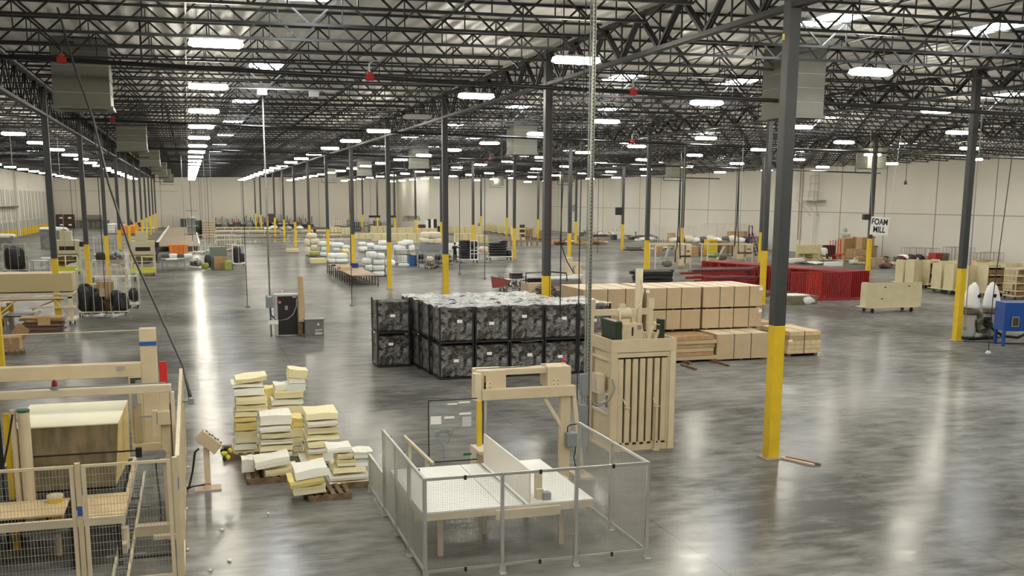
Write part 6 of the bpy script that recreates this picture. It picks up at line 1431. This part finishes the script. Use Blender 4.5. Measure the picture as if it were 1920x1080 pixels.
t, w, H, Y = block(961, 985, 450, 424, 1.0, SAND, 'sand-coloured cabinet with dark shelves among the curved board carts', 'shelf_cabinet', 'cabinet')
for i in range(3): MB().box(w*.05,w/2-.1,-.52,-.5,.4+i*.7,.85+i*.7).build('dark_shelf', BRN, t)
for i in range(4): tag(MB().bar((-.4,0,0),(-.5,0,1.4),.2,.1).bar((.4,0,0),(.4,0,.7),.2,.1).box(-.5,.5,-.3,.3,.6,.75).build('chair_frame', mat('chair_brown',(.30,.21,.13),.6), loc=(atY(945+i*19, 440, 128.).x, 128., 2.2 if False else 0)), 'brown wooden chair frame behind the curved board carts, %s from left' % ordn(i+1), 'chair')
# machine cart with cables, in front of the second column
t, w, H, Y = cage_cart(943, 985, 548, 519, 1.0, 'dark tube cart with a black box and tangled cables left of the second column', mat('dull_tube',(.12,.11,.10),.5), nb=2, name='equipment_cart')
MB().box(-.1,.62,-.35,.3,.85,1.2).build('black_box', BLK, t, bev=.03); MB().box(-w/2,w/2,-.45,.45,.75,.8).build('white_shelf', WHITE, t)
m = MB(); r_ = random.Random(4)
for i in range(14):
    x = r_.uniform(-.5,.8); m.tube([(x,-.5,.8),(x+r_.uniform(-.3,.3),-.6,.5),(x+r_.uniform(-.3,.3),-.5,.3),(x+r_.uniform(-.4,.4),-.55,.65)], .022, 5)
m.build('cables', BLK, t)
tag(MB().prism([(-.6,0),(.3,.1),(.5,.5),(-.7,.75)], 0, .25, 'y').build('red_chute', mat('dull_red',(.25,.05,.04),.6), loc=tuple(atY(942,540,Y-.2))), 'dull red angled chute at the left end of the dark tube cart', 'chute')
t, w, H, Y = cage_cart(950, 984, 566, 538, .7, 'low grey equipment frame with cables before the black box cart', mat('dull_tube',(.12,.11,.10),.5), nb=2, name='equipment_stand')
block(945, 963, 567, 558, .5, mat('slate_bin',(.06,.07,.09),.5), 'low dark metal box on the floor in front of the equipment frame', 'dark_box', 'box')
t, w, H, Y = block(990, 1022, 572, 531, 1.4, mat('beige_crate_panel',(.50,.40,.25),.6), 'beige machine cabinet with small wheels and levers left of the second column', 'beige_cabinet', 'cabinet')
MB().box(w*.1,w*.3,-.72,-.7,H*.5,H*.75).build('dark_panel', BRN, t)
m = MB()
for i in range(6): m.wheel((-w/2+.1+i*w/6, -.5, H+.15), .13, .06, 'y', 10)
m.build('hand_wheels', STEEL, t); MB().tube([(-.5,-.3,H),(-.5,-.3,H+.55),(.9,-.3,H+.6),(1.9,-.3,H+.5),(1.95,-.3,H+.05)], .04).build('top_rail', BLK, t)
t, w, H, Y = block(1031, 1090, 566, 527, 1.5, mat('roller_bed',(.22,.17,.15),.5), 'long low roller bed behind the left plywood stack', 'roller_bed', 'machine')
for i in range(4): MB().wheel((0,-.5+i*.33,H+.08), .12, w, 'x', 10).build('roller', GALV, t)
MB().box(-w/2,w/2,-.78,-.74,H*.55,H*.75).box(-w/2,w/2,-.78,-.74,H*.2,H*.35).build('rail', mat('pinkish_rail',(.45,.33,.30),.5), t)
t, w, H, Y = block(1066, 1093, 552, 516, .9, BEIGE2, 'small beige upright machine with an arm behind the left plywood stack', 'arm_machine', 'machine')
MB().box(-.55,-.15,-.2,.2,H,H+1.1).box(-.15,.5,-.15,.15,H+.55,H+.8).wheel((.2,-.3,H+.3),.28,.1).build('machine_arm', BEIGE2, t, bev=.02)
tag(MB().tube([tuple(atY(1051,455,52.)), tuple(atY(1056,470,52.)), tuple(atY(1063,490,52.)), tuple(atY(1076,512,52.))], .03, 6).build('hose', BLK), 'black hose sloping down to the small beige arm machine', 'hose')
tag(MB().tube([tuple(atY(1050,458,52.)), tuple(atY(1052,420,52.)), tuple(atY(1058,300,52.)), (atY(1058,300,52.).x, 52., deck(24)-.02)], .022, 6).build('hose', BLK), 'black hose hanging from the roof above the small beige arm machine', 'hose')
# ================================================================== QUILTING MACHINES
for i, (a, b, c, d) in enumerate(((1228,1294,505,458),(1326,1410,492,458))):
    x0, x1, Y, H = rect(a, b, c, d); w = x1-x0; nm = ['left','right'][i]
    t = thing('quilting_machine', 'cream framed quilting machine with overhead bar, %s one before the right wall' % nm, 'quilting machine', ((x0+x1)/2, Y, 0))
    m = MB(); 
    for x in (-w/2, w/2): m.bar((x,0,0),(x,0,H),.09); m.bar((x,1.2,0),(x,1.2,H),.09)
    m.bar((-w/2,0,H),(w/2,0,H),.12).bar((-w/2,1.2,H),(w/2,1.2,H),.12).bar((-w/2,0,H*.45),(w/2,0,H*.45),.08)
    m.build('frame', BEIGE2, t)
    MB().box(w*.1,w*.26,-.4,.5,.3,H).box(w*.32,w*.46,-.3,.5,.5,H*.98).build('head_column', BEIGE, t, bev=.04)
    MB().box(w*.12,w*.44,-.45,-.4,H*.5,H*.56).box(w*.34,w*.42,-.33,-.3,H*.7,H*.75).build('dark_slot', BLK, t)
    MB().bar((-w*.3,-.2,.3),(-w*.15,-.2,H*.9),.35,.1).bar((-w*.38,-.3,H*.45),(-w*.02,-.3,H*.45),.2,.12).build('feed_arm', GALV, t)
    MB().pillow((-w*.2,-.2,.5),(.9,.5,.5),0,i,.7,12,7,.1).build('needle_bed', mat('grey_brown',(.22,.2,.17),.7), t, smooth=True)
    MB().tube([(w*.02,-.3,.6),(0,-.4,1.6),(w*.06,-.3,H*.9),(w*.08,-.3,H+2),(w*.09,-.3,deck(x0)-1.0)], .05, 6).tube([(w*.14,-.45,.9),(w*.12,-.45,2),(w*.11,-.3,H+2),(w*.1,-.2,deck(x0)-1.)], .045, 6).build('hose', BLK, t)
# stock area behind the quilting machines
for i, (a, b, c, d) in enumerate(((1228,1246,470,422),(1246,1262,468,426),(1288,1304,465,424),(1325,1358,462,420),(1358,1404,462,420))): cage_cart(a, b, c, d, 2.0, 'tall cream tube rack in the right stock area, %s from the left' % ordn(i+1), nb=4)
carton(1294, 1310, 481, 462, 1.4, 'large brown carton in the right stock area, left of the yellow bin'); carton(1309, 1316, 480, 463, 1.2, 'dark brown carton beside the large brown carton in the stock area', m=mat('dark_card_0',(.20,.11,.07),.85))
carton(1233, 1243, 475, 462, 1., 'brown carton between the left cream tube racks'); carton(1257, 1266, 465, 437, 1., 'upper brown carton left of the yellow bin, far back')
t, w, H, Y = block(1329, 1345, 480, 449, 1.2, YEL, 'tall yellow steel bin in the right stock area', 'yellow_bin', 'bin'); MB().box(-w/2,w/2,-.63,-.6,H*.8,H*.9).build('dark_band', mat('dark_yellow_band',(.45,.28,.01),.5), t)
soft(1332, 1348, 482, 472, gnd(1340,482).y-.6, .8, mat('lime_bag',(.30,.36,.06),.6), 'green yellow sack in front of the yellow bin', 'sack', 'bag')
for i, (a, b) in enumerate(((1352,1366),(1366,1382))): carton(a, b, 480, 452+i*3, 1.4, 'dull brown wrapped carton right of the yellow bin, %s one' % ['left','right'][i], m=mat('wrapped_brown',(.26,.19,.12),.5))
for i, (a, b, c, d) in enumerate(((1385,1402,468,448),(1402,1422,466,444),(1418,1436,470,446))): block(a, b, c, d, 1.6, [mat('navy_goods',(.03,.05,.14),.6), mat('navy_goods',(.03,.05,.14),.6), mat('grey_wrapped_goods',(.18,.18,.17),.6)][i], '%s wrapped goods in the right stock area, %s from the left' % (['navy','navy','grey'][i], ordn(i+1)), 'wrapped_goods', 'wrapped goods')
t = thing('rolling_ladder', 'dark purple rolling ladder with grey steps in the right stock area', 'ladder', tuple(gnd(1413,480)))
LP = mat('ladder_purple',(.10,.012,.04),.5); m = MB()
for y in (-.35,.35): m.bar((.5,y,0),(-.5,y,2.6),.08).bar((-.5,y,0),(-.5,y,3.2),.08)
m.bar((-.5,-.35,3.2),(-.5,.35,3.2),.08).build('frame', LP, t)
for i in range(7): MB().box(.35-i*.14,.6-i*.14,-.35,.35,.3+i*.35,.34+i*.35).build('step', mat('step_grey',(.5,.45,.47),.5), t)
for i in range(5): carton(1370+i*6, 1377+i*6, 446, 434+(i % 2)*3, 1., 'tan carton high at the back of the right stock area, %s from the left' % ordn(i+1))
for i in range(10): soft(1262+i*14, 1275+i*14, 456, 446-(i % 3)*2, 118.-i*.9, 1.6, [PWHITE, mat('grey_cloth',(.1,.1,.11),.8), SBC][i % 3], 'mixed bundle in the far line of the right stock area, %s from left' % ordn(i+1), 'mixed_bundle', 'bundle', .8, .12, 'far mixed bundles')
# right wall group left of the sign
t, w, H, Y = block(1494, 1541, 490, 459, .3, PALEW, 'large pale wood panel leaning near the right wall behind the red racks', 'leaning_board', 'panel')
t, w, H, Y = block(1542, 1565, 489, 460, .8, mat('maroon_cabinet',(.07,.02,.02),.6), 'dark maroon cabinet right of the large pale wood panel', 'maroon_cabinet', 'cabinet')
soft(1544, 1554, 480, 465, Y-1., .7, PWHITE, 'white cloth bundle in front of the dark maroon cabinet', 'white_bundle', 'bundle', .7, .12, None)
tbl(1506, 1533, 491, 476, 1.1, 'olive topped metal table in front of the large pale wood panel', mat('olive_top',(.16,.14,.06),.6), BEIGE2)
t, w, H, Y = block(1540, 1560, 493, 482, .6, PALEW, 'pale cut-out wood frame in front of the dark maroon cabinet', 'cutout_board', 'frame'); MB().box(-w*.1,w*.15,-.32,-.3,.4,.9).build('dark_hole', BRN, t)
for i in range(3): tag(MB().box(-.3,.3,-.3,.3,.5,.58).bar((-.25,.3,0),(-.3,.4,2.0),.06).bar((.25,.3,0),(.3,.4,2.0),.06).bar((-.25,-.3,0),(-.25,-.3,.5),.05).bar((.25,-.3,0),(.25,-.3,.5),.05).build('red_chair', REDB, loc=tuple(gnd(1564+i*5,489-i))), 'tall red metal chair right of the maroon cabinet, %s from left' % ordn(i+1), 'chair', 'red chairs')
# ================================================================== RED RACKING AND METAL STACKS
def upright(loc, rz, L_, H_, label, m=RED, nbr=7):
    t = thing('rack_upright', label, 'rack frame', loc, rz, 'red rack upright frames')
    MB().box(0,L_,-.04,.04,0,.08).build('post', m, t); MB().box(0,L_,-.04,.04,H_-.08,H_).build('post', m, t)
    b_ = MB()
    for i in range(nbr+1): b_.box(i*(L_-.08)/nbr,i*(L_-.08)/nbr+.08,-.04,.04,.08,H_-.08)
    for i in range(nbr): b_.bar((i*L_/nbr,0,.08 if i % 2 else H_-.08),((i+1)*L_/nbr,0,H_-.08 if i % 2 else .08),.06)
    b_.build('bracing', m, t); return t
a = gnd(1315,531); b = gnd(1590,560); ang = math.atan2(b.y-a.y, b.x-a.x); dv = Vector((math.cos(ang), math.sin(ang), 0)); nv = Vector((-dv.y, dv.x, 0)); Lt = (b-a).length
k = 0; up0 = None
for grp, (s0, s1) in enumerate(((.0,.47),(.5,.97))):
    for i in range(14):
        k += 1; o = a+dv*(Lt*s0)+nv*(i*.17); lab = 'red rack upright frame lying on edge, %s from the front in the %s batch' % (ordn(i+1), ['far','near'][grp])
        if up0 is None: up0 = upright(tuple(o), ang, Lt*(s1-s0), 1.60, lab)
        else: copy_tree(up0, loc=tuple(o), rz=ang, label=lab)
# upright slatted red frames at the near right end
a2 = gnd(1476,560); b2 = gnd(1590,559.5); w2 = (b2-a2).length; an2 = math.atan2(b2.y-a2.y, b2.x-a2.x)
for i in range(4):
    t = thing('red_slat_frame', 'red frame of close vertical bars facing the camera at right, %s from the left' % ordn(i+1), 'rack frame', tuple(a2+(b2-a2)*(i/4.)+Vector((0,-.3,0))), an2, 'red slat frames')
    w = w2/4*.97; MB().box(0,w,-.05,.05,0,.08).box(0,w,-.05,.05,1.56,1.64).build('rail', RED, t)
    for j in range(7): MB().box(.02+j*(w-.1)/6,.085+j*(w-.1)/6,-.04,.04,.08,1.56).build('bar', RED if i != 1 else mat('bright_rack_red',(.55,.03,.015),.45), t)
    MB().bar((0,.06,.1),(w,.06,1.5),.05).build('brace', RED, t)
tag(MB().box(-2.,2.2,-.08,.08,0,.10).build('red_beam', RED, loc=tuple(gnd(1575,562)+Vector((0,-.2,0)))), 'single red beam lying on the floor at the near end of the red racks', 'rack beam')
r_ = random.Random(6)
for i in range(16):
    Y = 55.5+(i % 4)*.5; z = .35+(i//4)*.30
    tag(MB().cbox((0,0,0),(3.4+r_.uniform(-.3,.3),.12,.14), rz=r_.uniform(-.12,.10)).build('red_beam', RED if i % 3 else mat('maroon_beam',(.10,.03,.03),.5), loc=(atY(1300+(i//4)*14+r_.uniform(-10,40), 520, Y).x, Y, z)), 'dark red rack beam in the pile behind the plywood, layer %s, %s from front' % (ordn(i//4+1), ordn(i % 4+1)), 'rack beam', 'red rack beams')
for i in range(10):
    Y = 57.8+(i % 5)*.5; z = 1.75+.16*(i//5)
    tag(MB().cbox((0,0,0),(4.2,.14,.12), rz=-.10+.02*i).build('red_beam', mat('maroon_beam',(.10,.03,.03),.5) if i % 2 else RED, loc=(atY(1335+4*i, 515, Y).x, Y, z-.35)), 'long maroon beam on the upper beam pile, %s from front' % ordn(i+1), 'rack beam', 'upper maroon beams')
for i in range(4): tag(MB().box(-2.4,2.4,-.1,.1,0,.22).build('dunnage_timber', WOOD, loc=(atY(1345+30*i,530,55.6+i*.5).x, 55.6+i*.5, 0)), 'dark wooden dunnage beam under the red beam pile, %s from front' % ordn(i+1), 'timber')
for i in range(28):
    L2 = 2.35+r_.uniform(-.2,.2); Y = 54.6+(i % 4)*.5; z = .30+(i//4)*.235
    tag(MB().cbox((0,0,0),(L2,.26,.17), rz=r_.uniform(-.14,.14)).build('black_profile', mat('black_metal',(.02,.021,.023),.4), loc=(atY(1223+r_.uniform(-4,4), 520, Y).x, Y, z)), 'black metal profile in the stack behind the plywood, layer %s, %s from front' % (ordn(i//4+1), ordn(i % 4+1)), 'metal profile', 'black metal profiles')
tag(MB().box(-1.2,1.2,-.9,1.1,0,.18).build('dunnage_pallet', WOOD, loc=(atY(1223,520,55.3).x, 55.3, 0)), 'dark pallet under the stack of black metal profiles', 'pallet')
t, w, H, Y = block(1474, 1532, 571, 555, 1.6, mat('green_brown_boards',(.17,.15,.08),.7,var=.2,scale=3), 'low flat bundle of boards tied with white film at the end of the red racks', 'board_bundle', 'bundle')
MB().pillow((w*.2,-.82,H*.45),(w*.3,.12,H*.8),0,4,.7,18,9,.25).pillow((0,0,H),(w*.8,1.3,.12),0,5,.8,12,6,.1).build('white_film', PWHITE, t, smooth=True)
# ================================================================== DUST COLLECTOR AND BLUE CABINET
g = gnd(1832, 634); t = thing('dust_collector', 'twin-bag dust collector with white filter bags and grey drums at right', 'dust collector', (g.x, g.y, 0))
MB().box(-.85,.95,-.5,.5,.06,.10).build('base', STEEL, t)
DR = mat('drum_grey',(.50,.49,.45),.45); OL = mat('olive_steel',(.13,.12,.07),.5)
for i, x in enumerate((-.52,.62)):
    MB().lathe((x,0,.10), [(.30,0),(.32,.05),(.29,.95),(.31,1.0)], 20).build('collection_drum', DR, t, smooth=True)
    MB().lathe((x,0,1.10), [(.33,0),(.35,.02),(.35,.18),(.33,.2)], 20).build('drum_collar', OL, t); MB().lathe((x,0,1.06), [(.345,0),(.345,.04)], 20).build('red_band', mat('dark_red_band',(.14,.02,.02),.5), t)
    lean = .16 if i == 0 else -.05
    MB().tube([(x-.0,0,1.30),(x+lean*.2,0,1.45),(x+lean*.5,0,1.9),(x+lean*.9,0,2.25),(x+lean*1.1,0,2.42)], [.36,.37,.30,.19,.03], 16).build('filter_bag', PWHITE, t, smooth=True)
    c = MB().wheel((x+lean*.5+(.1 if i == 0 else -.12), -.31, 1.85), .085, .02); c.build('logo_patch', BLK, t)
    MB().box(x+.1,x+.15,-.312,-.305,.55,.85).build('level_strip', BLK, t)
MB().tube([(-.2,0,1.25),(.05,0,1.0),(.05,-.1,.6),(.1,-.2,.4)], [.08,.14,.2,.26], 12).wheel((.05,-.15,.55),.33,.26).build('blower', OL, t)
MB().wheel((.12,-.42,.62),.15,.3).box(0,.25,-.5,-.3,.8,.95).build('motor', BLK, t); MB().tube([(.2,-.45,.6),(.5,-.5,.35),(.8,-.6,.15),(1.3,-.9,.1),(1.75,-1.0,.3),(1.8,-1.0,.6)], .07, 10).build('flexible_hose', BLK, t, smooth=True)
t = thing('blue_cabinet', 'bright blue steel blasting cabinet on legs with small window at the right edge', 'blue cabinet', (32.0, 34.2, 0))
X0 = 31.45
MB().prism([(X0,34.0),(X0+1.45,33.6),(X0+1.75,34.5),(X0+.3,34.9)], .62, 1.78, 'z').build('cabinet_body', BLUE, t, world=True, bev=.01)
for x, y in ((X0+.06,34.03),(X0+1.05,33.75),(X0+1.6,34.4),(X0+.35,34.8)): MB().box(x-.05,x+.05,y-.05,y+.05,0,.62).build('leg', BLUE, t, world=True)
dx = Vector((1.45,-.4,0)).normalized(); pz_ = Vector((X0+.38, 34.0-.38*.276, 0))
MB().bar(pz_+Vector((-.13,-.03,1.02)), pz_+Vector((.17,-.03-.08,1.02)), .02, .42).build('window_frame', GALV, t, world=True)
MB().bar(pz_+Vector((-.09,-.045,1.02)), pz_+Vector((.13,-.045-.06,1.02)), .02, .32).build('window_pane', BRN, t, world=True)
tag(MB().tube([(31.0,35.7,.02),(31.6,35.2,.02),(32.2,34.6,.02),(33.0,34.4,.02)], .025, 6).build('floor_cable', BLK), 'black cable lying on the floor from the right column to the blue cabinet', 'cable')
# ------------------------------------------------------------------ small pieces belong to the part that carries them
def sub(root, part, kids):
    p = next(c for c in root.children if c.name.split('.')[0] == part)
    for c in list(root.children):
        if c.name.split('.')[0] in kids and c is not p: c.parent = p
sub(bl, 'control_box', ('warning_label', 'conduit')); sub(bl, 'oil_tank', ('sight_glass', 'plate', 'pump')); sub(bl, 'sill', ('tie_slot', 'release_bar')); sub(bl, 'ram_cylinder', ('hose',))
sub(saw, 'cross_beam', ('adjuster_plate', 'bolt')); sub(saw, 'table_top', ('table_slot', 'fence_board', 'fence_stop', 'clamp')); sub(saw, 'beacon_base', ('red_beacon',)); sub(saw, 'junction_box', ('cable',))
sub(gp, 'clear_sheet', ('paper', 'two_hand_control', 'green_sticker')); sub(cs, 'housing', ('buttons', 'button_panel')); sub(cs, 'post', ('red_band',))
sub(ms, 'rear_column', ('blue_tape',)); sub(ms, 'rear_beam', ('name_plate',)); sub(ms, 'front_beam', ('beam_cable', 'beacon_base', 'red_beacon')); sub(ms, 'dust_pipe', ('green_cap', 'pipe_elbow')); sub(ms, 'yellow_motor', ('motor_cap',)); sub(ms, 'carriage', ('carriage_panel', 'motor_recess', 'motor'))
sub(st, 'channel', ('slots',))
